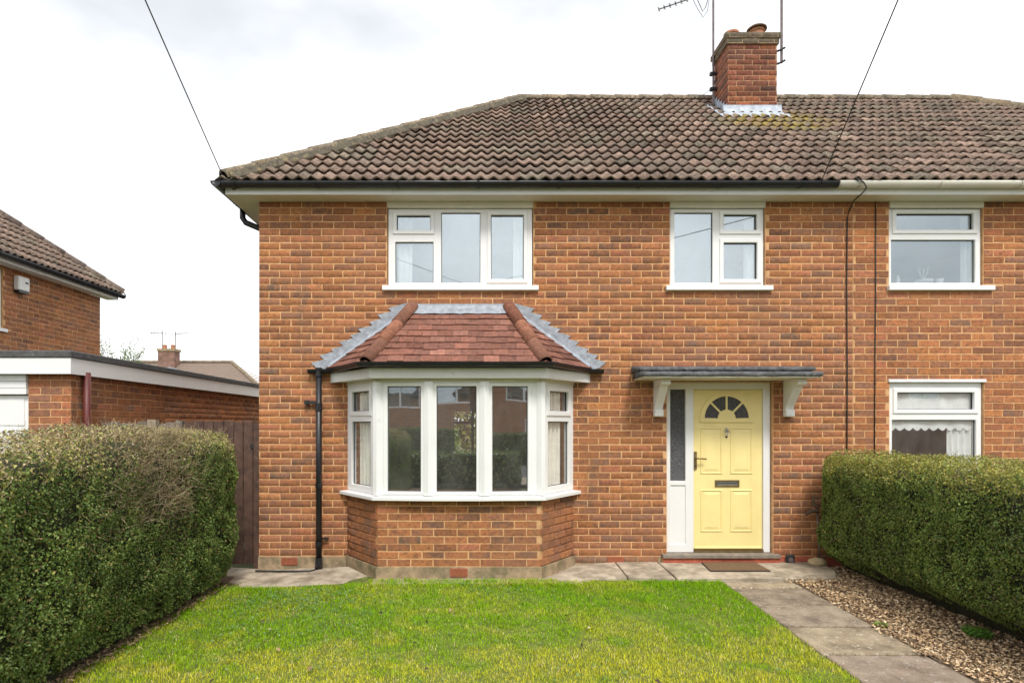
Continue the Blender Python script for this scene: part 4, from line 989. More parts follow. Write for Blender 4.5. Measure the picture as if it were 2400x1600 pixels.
mastL = thing('television_aerial', 'thin chimney mast carrying a spiky rod aerial above the main roof', 'aerial', (3.715, 2.78, 6.9))
MB().tube([(3.715, 2.78, 6.80), (3.715, 2.78, 9.2)], .017, 8).build('mast', MAT['mast_metal'], mastL)
for z in (7.17, 7.42): MB().box(3.70, 3.77, 2.74, 2.80, z, z+.03).build('bracket', MAT['cable'], mastL); MB().box(3.66, 3.735, 2.755, 2.805, z-.01, z+.04).build('clamp', MAT['cable'], mastL)
ba, bb = Vector((3.72, 2.78, 8.80)), Vector((2.95, 3.22, 8.80))
MB().tube([ba, bb], .009, 6).build('boom', MAT['mast_metal'], mastL)
for i in range(9):
    p = bb.lerp(ba, i/9.5); MB().tube([p+Vector((.012, .02, .045)), p-Vector((.012, .02, .045))], .006, 5).build('element', MAT['mast_metal'], mastL)
    MB().tube([p+Vector((-.03, -.05, .0)), p+Vector((.03, .05, .0))], .006, 5).build('element', MAT['mast_metal'], mastL)
MB().tube([(3.40, 2.78, 8.78), (3.50, 2.78, 8.55), (3.54, 2.78, 8.46), (3.59, 2.78, 8.53), (3.64, 2.78, 8.70)], .006, 5).build('feeder', MAT['cable'], mastL)
MB().tube([(3.36, 2.78, 8.70), (3.46, 2.78, 8.50), (3.55, 2.78, 8.36), (3.62, 2.78, 8.47), (3.66, 2.78, 8.75)], .004, 5).build('feeder', MAT['cable'], mastL)
MB().tube([(3.68, 2.76, 7.18), (3.50, 2.9, 7.10), (3.30, 3.05, 7.12), (3.1, 3.2, 7.36)], .004, 5).build('feeder', MAT['cable'], mastL)
mastR = thing('aerial_mast', 'bare chimney mast without an aerial, clamped beside the main chimney', 'mast', (4.655, 2.42, 7.4))
MB().tube([(4.655, 2.42, 7.40), (4.655, 2.42, 9.3)], .021, 8).build('mast', MAT['mast_metal'], mastR)
for z in (7.40, 7.60): MB().tube([(4.53, 2.42, z-.03), (4.60, 2.40, z-.02), (4.70, 2.40, z+.03)], .016, 6).build('bracket', MAT['cable'], mastR)

# ================================================================== garage, gate, fence
GX, GY = -4.66, -.30
garage = thing('garage', 'flat-roofed brick garage with white fascia and white door', 'garage', (-6.2, 2, 0))
gfr, gsd = [], []
brick_wall(gfr, (0, GY, 0), (0, -1, 0), -5.14, GX, 0, 2.30, phase=-5.14, seed=101, zc=0, warm=.12)
brick_wall(gsd, (GX, 0, 0), (1, 0, 0), GY, 6.0, 0, 2.30, phase=GY+.1, seed=102, zc=0)
gw1 = MB().box(-5.138, GX-.004, GY+.004, GY+.24, 0, 2.30).build('wall', MAT['mortar'], garage)
gw2 = MB().box(GX-.24, GX-.0045, GY+.245, 6.0, 0, 2.30).build('wall', MAT['mortar'], garage)
emit_bricks([(gw1, gfr), (gw2, gsd)], 300)
MB().box(-7.94, -4.575, -.42, 6.2, 2.44, 2.52).build('felt_edge', MAT['felt'], garage, bevel=.01)
fa = MB(); fa.box(-7.94, -4.590, -.405, -.385, 2.262, 2.4395); fa.build('fascia', MAT['upvc'], garage)
MB().box(-4.610, -4.5905, -.3845, 6.15, 2.262, 2.4395).build('fascia', MAT['upvc'], garage)
MB().box(-7.94, -4.611, -.3845, 6.1, 2.30, 2.435).build('roof_boards', MAT['grey_wood'], garage)
for i in range(3): MB().box(-7.9, -5.146, GY-.03+i*.004, GY+.02, 2.261-.073*(i+1), 2.261-.073*i-.004).build('head_board', MAT['upvc'], garage)
gd = MB().box(-7.9, -5.16, GY+.03, GY+.06, 0.0, 2.03).build('garage_door', MAT['upvc'], garage)
for i in range(6): MB().box(-7.85, -5.20, GY+.022, GY+.032, .04+i*.33, .04+i*.33+.30).build('door_panel', MAT['upvc'], gd, bevel=.006)
MB().tube([(-4.60, -.12, 2.30), (-4.60, -.12, 1.60), (-4.605, -.12, .1)], [.040, .040, .036], 10).build('downpipe', MAT['maroon_paint'], garage, smooth=True)

gate = thing('side_gate', 'dark brown boarded gate between the tall hedge and the house corner', 'gate', (-3.1, .12, 0))
rr = random.Random(9); x = -3.60
while x < -2.76:
    w = rr.uniform(.108, .125); w = min(w, -2.755-x)
    MB().box(x, x+w-.006, .10+rr.uniform(-.004, .004), .122, .045, 1.745+rr.uniform(-.012, .012)).build('plank', MAT['gate_wood'], gate, bevel=.004); x += w
for z in (.3, .95, 1.55): MB().box(-3.6, -2.76, .124, .16, z, z+.09).build('rail', MAT['gate_wood'], gate)
MB().box(-2.75, -2.685, .06, .15, .0, 1.72).build('gate_post', MAT['gate_wood'], gate); MB().box(-2.80, -2.73, .088, .099, 1.42, 1.47).build('latch', MAT['cable'], gate)
fence = thing('boundary_fence', 'weathered grey board fence topping out behind the tall hedge', 'fence', (-4.1, .2, 0))
x = -4.62
while x < -3.66:
    w = rr.uniform(.10, .13); MB().box(x, x+w-.004, .16, .18, .02, 1.735+rr.uniform(-.02, .015)).build('board', MAT['grey_wood'], fence); x += w
MB().box(-4.02, -3.92, .08, .155, 0, 1.76).build('post', MAT['concrete'], fence); MB().box(-3.68, -3.61, .08, .17, 0, 1.75).build('post', MAT['grey_wood'], fence); MB().box(-4.62, -3.7, .182, .21, 1.3, 1.38).build('rail', MAT['grey_wood'], fence)

# ================================================================== neighbour house on the far side of the garage
nb = thing('brick_house', 'brick house with hipped tiled roof rising behind the garage', 'house', (-11, 2.5, 0))
NX = -7.95; nbr = []
WIN_N = (1.55, 2.83, 3.28, 4.27)
brick_wall(nbr, (NX, 0, 0), (1, 0, 0), 0, 5.3, 2.2, WT, [WIN_N], phase=0, seed=201, zc=PL)
nw = bm_obj(holed(0, 5.295, 0, WT, [WIN_N], .24, frameM((NX, 0, 0), (1, 0, 0)) @ Matrix.Translation((0, .004, 0))), 'wall', MAT['mortar'], nb)
emit_bricks([(nw, nbr)], 300)
MB().box(-15, NX-.25, .0, .2, 0, WT).build('front_wall', MAT['brick_pattern'], nb); MB().box(-15, NX-.25, 5.1, 5.3, 0, WT).build('back_wall', MAT['brick_pattern'], nb); MB().box(-15.2, -15, 0, 5.3, 0, WT).build('side_wall', MAT['brick_pattern'], nb)
MB().box(-15, NX-.25, .21, 5.09, 2.4, 2.5).build('upper_floor', MAT['interior_dark'], nb)
window(nb, 'side_window', frameM((NX+-.03, 0, 0), (1, 0, 0)), 1.56, 2.82, 3.29, 4.26, [(1.63, 2.12, 3.36, 4.2, 0), (2.24, 2.70, 3.38, 4.18, 1)], sill=(1.5, 2.88, 3.225, 3.29, .07))
MB().box(NX, NX+.215, -.2, 5.52, WT, WT+.012).build('soffit', MAT['cream_paint'], nb); MB().box(NX+.2155, NX+.235, -.2, 5.52, WT-.004, WT+.13).build('fascia', MAT['white_paint'], nb)
gutter(nb, (NX+.295, 5.60, 4.418), (NX+.295, -.3, 4.418), .06, MAT['black_plastic'], brackets=1.0)
ex, ya, yb_ = NX+.28, -.27, 5.57; am = (yb_-ya)/2; zr = ZE+am*.81
nroof = MB().add([(ex, ya, ZE), (ex, yb_, ZE), (ex-am, ya+am, zr), (-15.4, ya, ZE), (-15.4, yb_, ZE), (-15.4+am, ya+am, zr)], [(0, 1, 2), (3, 0, 2, 5), (1, 4, 5, 2), (4, 3, 5)]).build('roof', MAT['felt'], nb)
tiles_on_slope(nroof, 'roof_tile', (ex+.045, ya, ZE-.0365), (0, 1, 0), (-am, 0, zr-ZE), [(ex+.045, ya-.045, ZE-.0365), (ex+.045, yb_+.045, ZE-.0365), (ex-am, ya+am, zr)], GA, TW, 'roman', MAT['roof_tile'], ROOF_PAL, 300, 9)
hip_run(nroof, 'hip_tile', (ex-.01, yb_-.01, ZE+.03), (ex-am, ya+am, zr+.03), .105, .40, MAT['hip_tile'], [(0.16, 0.12, 0.10), (0.18, 0.14, 0.11)], 7)
hip_run(nroof, 'hip_tile', (ex-.01, ya+.01, ZE+.03), (ex-am, ya+am, zr+.03), .105, .40, MAT['hip_tile'], [(0.16, 0.12, 0.10), (0.18, 0.14, 0.11)], 8)
al = thing('alarm_box', 'small white alarm box under the eaves of the house behind the garage', 'alarm', (NX, 3.16, 3.95))
MB().box(NX+.002, NX+.10, 3.03, 3.28, 3.97, 4.21).build('cover', MAT['white_plastic'], al, bevel=.015)
MB().box(NX+.002, NX+.09, 3.05, 3.26, 3.93, 3.968).build('strobe', MAT['black_plastic'], al)
MB().box(NX+.1005, NX+.103, 3.17, 3.24, 4.10, 4.125).build('badge', MAT['cable'], al)

# ================================================================== far house, tree
FD = 43.0; fcxp = (401-1140)*50/1400
far = thing('far_house', 'distant tiled house with a two-pot chimney seen past the garage roof', 'house', (-25, FD, 0))
fr_z, fr_y = 6.9, FD+0.0
def far_roof():
    a = MB(); xl, xr, zE = -40.0, -17.2, 4.4; half = 4.2; ridge0, ridge1 = -36.0, -21.3
    V = []; n = 14
    for k in range(n):
        t0, t1 = k/n, (k+1)/n
        for sgn in (1,):
            x0, x1 = xl+(ridge0-xl)*t0, xr+(ridge1-xr)*t0; x2, x3 = xl+(ridge0-xl)*t1, xr+(ridge1-xr)*t1
            y0, y1 = fr_y-half*(1-t0), fr_y-half*(1-t1); z0, z1 = zE+(fr_z-zE)*t0, zE+(fr_z-zE)*t1
            a.add([(x0, y0, z0+.05), (x1, y0, z0+.05), (x3, y1, z1), (x2, y1, z1), (x0, y0, z0), (x1, y0, z0)], [(0, 1, 2, 3), (4, 5, 1, 0)])
            a.add([(x1, y0, z0+.05), (x1, 2*fr_y-y0, z0+.05), (x3, 2*fr_y-y1, z1), (x3, y1, z1)], [(0, 1, 2, 3)])
    o = a.build('roof', MAT['roof_tile'], far); o.color = (.20, .15, .12, 1)
    at = o.data.attributes.new('tint', 'FLOAT_COLOR', 'POINT'); at.data.foreach_set('color', np.ones(len(o.data.vertices)*4, np.float32)); return o
far_roof()
hip_run(far, 'hip_tile', (-17.2, FD-4.2, 4.45), (-21.3, FD, 6.95), .15, .8, MAT['hip_tile'], HIP_PAL, 9); hip_run(far, 'ridge_tile', (-36, FD, 6.93), (-21.3, FD, 6.93), .15, .8, MAT['hip_tile'], HIP_PAL, 10)
MB().box(-39.6, -17.6, FD-4, FD+4, 0, 4.4).build('wall', MAT['brick_pattern'], far)
simple('far_brick', (.20, .115, .085), .95, .35, 3)
fc = MB().box(-26.85, -25.50, FD-1.2, FD-.3, 5.6, 7.72).build('chimney', MAT['far_brick'], far)
MB().box(-26.92, -25.43, FD-1.27, FD-.23, 7.72, 7.92).build('oversail', MAT['plinth'], fc)
for x in (-26.5, -25.85): MB().lathe([(.17, 0), (.15, .28), (.18, .29), (.18, .35)], (x, FD-.75, 7.92), 12).build('chimney_pot', MAT['pot_clay'], fc)
MB().box(-27.0, -25.3, FD-2.1, FD-1.21, 6.05, 6.3).build('lead_apron', MAT['bright_lead'], fc)
for i, (x, sgn) in enumerate(((-27.05, -1), (-25.95, 1))):
    t = thing('television_aerial', ['leftmost of the two pale aerials on the distant chimney', 'rightmost of the two pale aerials on the distant chimney'][i], 'aerial', (x, FD-.2, 7.3), group='aerials on the distant chimney')
    MB().tube([(x, FD-.15, 7.2), (x, FD-.15, 9.55-i*.1)], .035, 6).build('mast', MAT['grey_wood'], t)
    MB().tube([(x-sgn*.3, FD-.15, 9.3-i*.1), (x+sgn*1.1, FD-.15, 9.4-i*.05)], .025, 6).build('boom', MAT['grey_wood'], t)
    for k in range(5): MB().tube([(x+sgn*(k*.22), FD-.35, 9.33), (x+sgn*(k*.22), FD+.05, 9.33)], .02, 5).build('element', MAT['grey_wood'], t)
    MB().tube([(x-sgn*.3, FD-.2, 9.15), (x-sgn*.25, FD-.2, 9.65)], .02, 5).build('element', MAT['grey_wood'], t)

def leaves_mesh(name, P, N, size, tint, mat, parent=None, aspect=0.55, fold=0.25, kind=None, droop=0.0):
    """one folded diamond leaf at every point"""
    n = len(P); N = N/np.linalg.norm(N, axis=1, keepdims=True)
    a = rng.normal(size=(n, 3)); a -= N*np.sum(a*N, 1, keepdims=True); a /= np.linalg.norm(a, axis=1, keepdims=True); b = np.cross(N, a)
    s = np.asarray(size).reshape(-1, 1)*np.ones((n, 1))
    base = P-a*s*.5; tip = P+a*s*.5-N*s*droop; le = P-a*s*.05+b*s*aspect*.5+N*s*fold*.5; ri = P-a*s*.05-b*s*aspect*.5+N*s*fold*.5
    V = np.stack([base, le, tip, ri], 1).reshape(-1, 3); i = np.arange(n)[:, None]*4
    F = np.concatenate([i+0, i+2, i+1, i+0, i+3, i+2], 1).ravel()
    return mesh_np(name, V, F, np.full(2*n, 3), mat, parent, tint=np.repeat(tint, 4, 0))
def pick(cols, w, n): 
    c = np.array(cols); return c[rng.choice(len(c), n, p=np.array(w)/sum(w))]*rng.uniform(.75, 1.25, (n, 1))

tree = thing('garden_tree', 'thin leafy tree top showing over the garage roof', 'tree', (-13.2, 14, 0))
MB().tube([(-13.2, 14, 0), (-13.15, 14, 2.0), (-13.0, 14, 3.2)], [.09, .07, .04], 8).build('trunk', MAT['bark'], tree, smooth=True)
P = []
for k in range(34):
    r_ = random.Random(k); a = r_.uniform(0, 6.28); tip = Vector((-12.9+1.0*math.cos(a)*r_.uniform(.3, 1), 14+.8*math.sin(a), r_.uniform(3.6, 4.85)))
    st = Vector((-13.1, 14, r_.uniform(2.2, 3.1))); mid = st.lerp(tip, .5)+Vector((0, 0, .12))
    MB().tube([st, mid, tip], [.02, .012, .005], 5).build('branch', MAT['bark'], tree)
    for j in range(70): P.append(st.lerp(tip, r_.uniform(.45, 1.0))+Vector((r_.gauss(0, .08), r_.gauss(0, .08), r_.gauss(0, .07))))
P = np.array([tuple(p) for p in P]); leaves_mesh('crown', P, rng.normal(size=P.shape)+np.array([0, -.4, .6]), rng.uniform(.05, .09, len(P)), pick([(.13, .19, .04), (.2, .25, .06), (.09, .14, .03)], [3, 2, 2], len(P)), MAT['leaf'], tree)

# shrubs in the back garden, seen through the house and its back window
sh = thing('garden_shrub', 'yellow-green back garden shrub seen through the bay and back window', 'shrub', (0, 11, 0))
n = 20000; th = rng.uniform(0, 2*np.pi, n); ph = rng.uniform(0, 1, n)
P = np.stack([1.0*np.cos(th)*3.2*np.sqrt(1-ph**2), 11.5+1.2*np.sin(th)*np.sqrt(1-ph**2), 0.1+ph*3.6], 1)+rng.normal(0, .12, (n, 3))
leaves_mesh('foliage', P, rng.normal(size=P.shape)+np.array([0, -1, .7]), rng.uniform(.10, .2, n), pick([(.28, .30, .06), (.36, .33, .09), (.18, .23, .05), (.40, .36, .18)], [3, 2, 3, 2], n), MAT['leaf'], sh)
MB().tube([(0, 11.5, 0), (0, 11.5, 2.4)], [.12, .05], 8).build('stem', MAT['bark'], sh)

# ================================================================== hedges
def hedge(name, label, xa, xb, ya, yb, hfun, face, n_side, n_top, bare=None, foot=.72, zcut=0.03, leaf=.024, seed=0, top_tint=None, cols=None, side_cols=None):
    """long clipped hedge; face = +1: the flank towards +x is the one seen"""
    root = thing(name, label, 'hedge', ((xa+xb)/2, (ya+yb)/2, 0))
    xc = (xa+xb)/2; hw = (xb-xa)/2; yc = (ya+yb)/2; hl = (yb-ya)/2
    prof = []                                       # half outline: (fraction of half width, fraction of height)
    for t in np.linspace(0, 1, 40):
        prof.append((t, None))
    def outline(s, y):
        """s 0..1 from the foot of the seen flank over the top to the foot of the other flank"""
        h = hfun(y); s = np.asarray(s)
        side = np.clip(s/.36, 0, 1); side2 = np.clip((1-s)/.36, 0, 1); top = np.clip((s-.36)/.28, 0, 1)
        wz = lambda q: foot+(1-foot)*sstep(0, .26, q)-0.05*sstep(.75, 1, q)**2-0.10*sstep(.93, 1.0, q)
        x = np.where(s < .36, face*wz(side), np.where(s > .64, -face*wz(side2), face*(1-2*top)*0.85))
        z = np.where(s < .36, side*h*.965, np.where(s > .64, side2*h*.965, h*(.965+.035*np.sin(np.pi*np.clip(top, 0, 1))**.5)))
        return x, z
    def place(s, y, inner):
        x, z = outline(s, y)
        e = np.clip(np.abs(y-yc)/hl, 0, 1); shrink = (1-e**26)**(1/5.)
        dn = .15*(fbm(y*1.0+x*.7, z, seed+3, .34)-.5)+.06*(vnoise(y+x*.5, z, seed+8, .11)-.5)
        hh = hfun(y)
        X = xc+x*hw*(.25+.75*shrink)*(1-inner*.8)+np.sign(x)*np.clip(np.abs(x)*2, 0, 1)*dn; Z = .05+z*(1-inner*.5)*(.9+.1*shrink)+np.where((s > .36) & (s < .64), dn*.35, 0)
        nx = np.where(s < .36, face, np.where(s > .64, -face, 0)).astype(float); nzv = np.where((s > .36) & (s < .64), 1.0, .15)
        ny = np.sign(y-yc)*np.clip((e-.93)*18, 0, 1.4)
        return np.stack([X, y, Z], 1), np.stack([nx, ny, nzv], 1)
    # samples: seen flank, top, other flank (thin), both ends
    s = np.concatenate([rng.uniform(.005, .375, n_side), rng.uniform(.34, .66, n_top), rng.uniform(.63, .99, n_side//6)])
    y = rng.uniform(ya, yb, len(s)); inner = rng.beta(1.2, 6, len(s))*.6
    P, N = place(s, y, inner)
    ne = n_side//7; so = rng.uniform(.01, .99, ne); ro = np.sqrt(rng.uniform(0, 1, ne)); ye = np.where(rng.random(ne) < .75, yb, ya)
    yy = np.where(ye == yb, yb-.02-.16*ro**6+.05*(rng.random(ne)-.7), ya+.02+.16*ro**6)
    Pe, Ne = place(so, np.clip(yy, ya+.05, yb-.05)*0+yc, np.zeros(ne)); Pe[:, 0] = xc+(Pe[:, 0]-xc)*ro*.97; Pe[:, 2] = .05+(Pe[:, 2]-.05)*(.06+.94*ro) ; Pe[:, 1] = yy; Ne = np.stack([rng.normal(0, .2, ne), np.where(ye == yb, 1., -1.), rng.normal(.2, .2, ne)], 1)
    P = np.concatenate([P, Pe]); N = np.concatenate([N, Ne]); s = np.concatenate([s, so*0+.2]); inner = np.concatenate([inner, np.zeros(ne)])
    yv = P[:, 1]; zv = P[:, 2]; hh = hfun(yv)
    # leaves
    n = len(P); d = pick(*side_cols, n)
    bright = fbm(yv, zv, seed+20, .22)[:, None]; d = d*(.72+1.02*bright)
    tipf = sstep(.80, .97, zv/hh+.12*(vnoise(yv, P[:, 0], seed+30, .15)-.5))[:, None]
    tt = pick(*top_tint, n); d = np.where(rng.random((n, 1)) < tipf*.85, tt, d)
    keep = np.ones(n, bool)
    if bare is not None:
        b = bare(yv, zv, hh); keep = rng.random(n) > b*.80
        d = np.where(rng.random((n, 1)) < b[:, None]*.75, pick([(.20, .145, .08), (.15, .11, .05), (.13, .13, .045)], [2, 2, 2], n), d)
    hole = fbm(yv*1.0, zv, seed+40, .13); keep &= ~((hole < .34) & (rng.random(n) < .8)); keep &= zv > zcut*(.35+1.5*fbm(yv, P[:, 0]*.3, seed+60, .28))
    P, N, d, inner = P[keep], N[keep], d[keep], inner[keep]; n = len(P)
    leaves_mesh('leaves', P, N*.9+rng.normal(size=P.shape)*.55, rng.uniform(.65, 1.3, n)*leaf, d, MAT['leaf'], root, .6, .3, droop=.15)['kind'] = 'stuff'
    # dark inner mass of old wood
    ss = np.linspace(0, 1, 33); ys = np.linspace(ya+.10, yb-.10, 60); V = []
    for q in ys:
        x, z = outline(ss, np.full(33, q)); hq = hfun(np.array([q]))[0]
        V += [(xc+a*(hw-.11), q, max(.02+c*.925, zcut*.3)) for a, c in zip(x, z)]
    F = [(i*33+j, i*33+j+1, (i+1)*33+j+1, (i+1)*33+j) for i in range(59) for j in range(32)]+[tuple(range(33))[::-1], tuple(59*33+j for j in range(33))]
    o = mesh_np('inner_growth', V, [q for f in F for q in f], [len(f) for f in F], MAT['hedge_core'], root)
    return root, place, hfun

def twigs(root, Pts, Dirs, Ls, r, tints):
    n = len(Pts); d = Dirs/np.linalg.norm(Dirs, axis=1, keepdims=True); a = np.cross(d, rng.normal(size=(n, 3))); a /= np.linalg.norm(a, axis=1, keepdims=True); b = np.cross(d, a); V = []; rr_ = np.asarray(r).reshape(-1, 1)
    for t, k in ((0, 1.0), (1, .5)):
        c = Pts+d*Ls[:, None]*t
        for q in range(3): V.append(c+(a*math.cos(q*2.094)+b*math.sin(q*2.094))*rr_*k)
    V = np.stack(V, 1).reshape(-1, 3); i = np.arange(n)[:, None]*6
    F = np.stack([np.concatenate([i+q, i+(q+1) % 3, i+3+(q+1) % 3, i+3+q], 1) for q in range(3)], 1).reshape(-1)
    o = mesh_np('twigs', V, F, np.full(n*3, 4), MAT['chip'], root, tint=np.repeat(tints, 6, 0)); o['kind'] = 'stuff'

G_SIDE = ([(.105, .165, .036), (.135, .200, .045), (.165, .225, .055), (.070, .115, .028), (.25, .24, .055), (.24, .17, .075)], [4, 5, 5, 2.5, 1.4, 1.0])
def bareL(y, z, h):
    u = np.exp(-((y+2.2)/.50)**2-((z-1.42)/.30)**2)*1.0+np.exp(-((y+1.85)/.30)**2-((z-1.0)/.22)**2)*.8
    return np.clip(u*(.35+1.2*fbm(y, z, 77, .16))*1.05+.25*sstep(.85, 1, z/h), 0, .95)
hl_root, hl_place, _ = hedge('clipped_hedge', 'tall clipped hedge with a bare twiggy patch, beside the dark side gate', -3.70, -2.65, -6.9, -.48, lambda y: 1.60+.05*sstep(-3.5, -.8, y)+.03*np.sin(np.asarray(y)*2.1), 1, 125000, 38000, bareL, .74, .06, .0215, 100,
      top_tint=([(.54, .43, .22), (.48, .44, .14), (.34, .36, .09), (.56, .44, .28)], [3, 3, 2.5, 2]), side_cols=G_SIDE)
n = 3400
yq = np.concatenate([rng.normal(-2.15, .42, n//2), rng.normal(-1.85, .28, n//6), rng.uniform(-6, -.6, n-n//2-n//6)]); sq = np.where(np.arange(n) < n//2+n//6, rng.uniform(.20, .375, n), rng.uniform(.33, .55, n))
yq = np.clip(yq, -6.8, -.62)
P_, N_ = hl_place(sq, yq, rng.uniform(0, .06, n)); twigs(hl_root, P_-N_*.02, rng.normal(size=(n, 3))*.8+N_*.35+np.array([0, 0, .5]), rng.uniform(.04, .12, n), rng.uniform(.0010, .0024, n), pick([(.44, .34, .21), (.34, .25, .15), (.5, .4, .27), (.26, .19, .11)], [3, 3, 2, 2], n))
hr_root, hr_place, _ = hedge('clipped_hedge', 'lower clipped hedge under the windows of the adjoining house', 3.75, 4.76, -6.9, -.12, lambda y: 1.35+.05*sstep(-2.0, -4.5, y)+.02*np.sin(np.asarray(y)*2.7), -1, 118000, 36000, None, .36, .13, .021, 200,
      top_tint=([(.40, .38, .08), (.46, .41, .09), (.27, .33, .07), (.36, .29, .14)], [3, 3, 3, 1]), side_cols=([(.110, .170, .032), (.150, .210, .042), (.185, .235, .052), (.075, .120, .026), (.27, .27, .06), (.24, .17, .08)], [5, 5, 4, 3, 1, .3]))
n = 1500; yq = rng.uniform(-6, -.3, n); sq = rng.uniform(.0, .56, n); P_, N_ = hr_place(sq, yq, rng.uniform(0, .06, n))
twigs(hr_root, P_-N_*.02, rng.normal(size=(n, 3))*.8+N_*.35+np.array([0, 0, .5]), rng.uniform(.04, .10, n), rng.uniform(.0012, .0025, n), pick([(.26, .2, .12), (.2, .15, .09), (.3, .25, .15)], [3, 3, 2], n))
# stems at the foot of both hedges
for root, xs_, yr in ((hl_root, -3.15, np.arange(-6.5, -.6, .31)), (hr_root, 4.30, np.arange(-6.5, -.3, .31))):
    for k, y0 in enumerate(yr):
        r_ = random.Random(k); x0 = xs_+r_.uniform(-.06, .06); MB().tube([(x0, y0, -.03), (x0+r_.uniform(-.05, .05), y0+r_.uniform(-.06, .06), .25), (x0+r_.uniform(-.12, .12), y0+r_.uniform(-.15, .15), .55)], [.017, .013, .008], 6).build('stem', MAT['bark'], root, smooth=True)

# timber edging with short posts under the low hedge
edg = thing('bed_edging', 'low timber edging board with short posts at the foot of the low hedge', 'edging', (4.13, -3, 0))
ye_ = [-.35, -2.15, -3.75, -5.35, -6.95]
for a, b in zip(ye_, ye_[1:]): MB().box(4.115, 4.14, b+.004, a, -.03, .125).build('board', MAT['board_wood'], edg, bevel=.004)
for y0 in (-.95, -2.42, -2.62, -4.2, -5.8): MB().box(4.142, 4.20, y0-.035, y0+.035, -.03, .26).build('post', MAT['board_wood'], edg, bevel=.005)

# ================================================================== grass
def on_lawn(n):
    x = rng.uniform(-2.86, 2.53, n); y = -0.50-np.abs(rng.beta(1.0, 1.25, n))*5.2
    ed_l = -2.84+.16*fbm(y, y*0, 301, .5)-.05; ed_r = 2.47+.05*(fbm(y, y*0+3, 302, .2)-.5)
    yb_ = np.where(x < -1.15, -.745, np.where(x > 1.15, -.70, -.70))+.05*(fbm(x, x*0, 303, .25)-.5)*2
    yb_ = np.where((x > -1.25) & (x < .75), -.635, yb_)
    k = (x > ed_l) & (x < ed_r) & (y < yb_) ; return x[k], y[k]
x, y = on_lawn(230000); n = len(x); z = gz(x, y)-.012
big = fbm(x, y, 401, .75); med = fbm(x, y, 411, .22)
near = sstep(-1.3, -3.2, y)
yel = np.clip(sstep(.43, .62, .5*big+.5*med)*(.42+.40*near)+.20*near, 0, 1)[:, None]
green = np.array([.27, .47, .010]); green2 = np.array([.185, .390, .010]); yellow = np.array([.58, .57, .045]); straw = np.array([.72, .63, .26])
c = green*(1-med[:, None])+green2*med[:, None]
c = c*(1-yel)+yellow*yel
st = (rng.random((n, 1)) < (.06+.22*yel)*sstep(.3, .7, fbm(x, y, 431, .12))[:, None]); c = np.where(st, straw*rng.uniform(.7, 1.1, (n, 1)), c)
c = c*rng.uniform(.72, 1.30, (n, 1))
tuft = fbm(x, y, 421, .10)*.6+.4*fbm(x, y, 441, .35); hgt = (.010+.040*tuft**1.5)*rng.uniform(.5, 1.35, n); hgt = np.where((y > -.95), hgt*1.35, hgt)
a = rng.uniform(0, 2*np.pi, n); lean = rng.uniform(.1, .95, n); w = rng.uniform(.0014, .0030, n)
dx, dy = np.cos(a), np.sin(a); b0 = np.stack([x, y, z], 1); sd = np.stack([-dy, dx, 0*x], 1)*w[:, None]
md = b0+np.stack([dx*lean*hgt*.35, dy*lean*hgt*.35, hgt*.62], 1); tp = b0+np.stack([dx*lean*hgt, dy*lean*hgt, hgt*(1.05-.35*lean)], 1)
V = np.stack([b0-sd, b0+sd, md+sd*.8, md-sd*.8, tp], 1).reshape(-1, 3); i = np.arange(n)[:, None]*5
F = np.concatenate([i, i+1, i+2, i+3, i+3, i+2, i+4], 1).ravel(); FL = np.tile([4, 3], n)
g = mesh_np('grass', V, F, FL, MAT['blade'], tint=np.repeat(c, 5, 0)); tag(g, 'short green and yellow lawn grass blades', 'grass', kind='stuff')
# clover and small weeds in the lawn
cx_ = np.concatenate([rng.normal(-1.9, .35, 500), rng.normal(-1.5, .5, 400), rng.normal(.1, .25, 120), rng.uniform(-2.5, 2.3, 300)]); cy_ = np.concatenate([rng.normal(-1.25, .22, 500), rng.normal(-1.9, .4, 400), rng.normal(-1.1, .2, 120), rng.uniform(-3.6, -.9, 300)])
k = (cx_ > -2.7) & (cx_ < 2.4) & (cy_ < -.8); cx_, cy_ = cx_[k], cy_[k]; n = len(cx_)*3
P = np.repeat(np.stack([cx_, cy_, gz(cx_, cy_)+.022], 1), 3, 0)+rng.normal(0, .008, (n, 3)); wd_ = leaves_mesh('clover', P, rng.normal(size=(n, 3))*.35+np.array([0, -.2, 1.]), rng.uniform(.010, .020, n), pick([(.13, .25, .06), (.20, .32, .12), (.10, .2, .05)], [3, 2, 2], n), MAT['leaf'], aspect=.8, fold=.1)
tag(wd_, 'small clover leaves among the lawn grass', 'clover', kind='stuff')

# leaf litter and wood chip on the bed
def litter(name, label, n, xr, yr, zf, size, cols, lift=.012, mask=None, tilt=.5):
    x = rng.uniform(*xr, n); y = rng.uniform(*yr, n)
    if mask is not None: k = mask(x, y); x, y = x[k], y[k]
    n = len(x); P = np.stack([x, y, zf(x, y)+rng.uniform(0, lift, n)], 1)
    o = leaves_mesh(name, P, rng.normal(size=(n, 3))*tilt+np.array([0, 0, 1.]), rng.uniform(*size, n), pick(*cols, n), MAT['chip'], aspect=.5, fold=.35, droop=-.1); return tag(o, label, 'litter', kind='stuff')
CH = ([(.56, .41, .24), (.47, .32, .18), (.68, .54, .36), (.36, .24, .14), (.22, .14, .085), (.60, .43, .26)], [4, 4, 3, 3, 1.5, 2])
litter('leaf_litter', 'dry tan leaves and wood chips covering the bed', 26000, (3.14, 4.14), (-6.5, -.10), lambda x, y: -.008+.05*fbm(x, y, 19, .25)+gz(x, y)*.6, (.012, .042), CH, .02, lambda x, y: x > 3.215-.06*(vnoise(y, x, 5, .13) > .72))
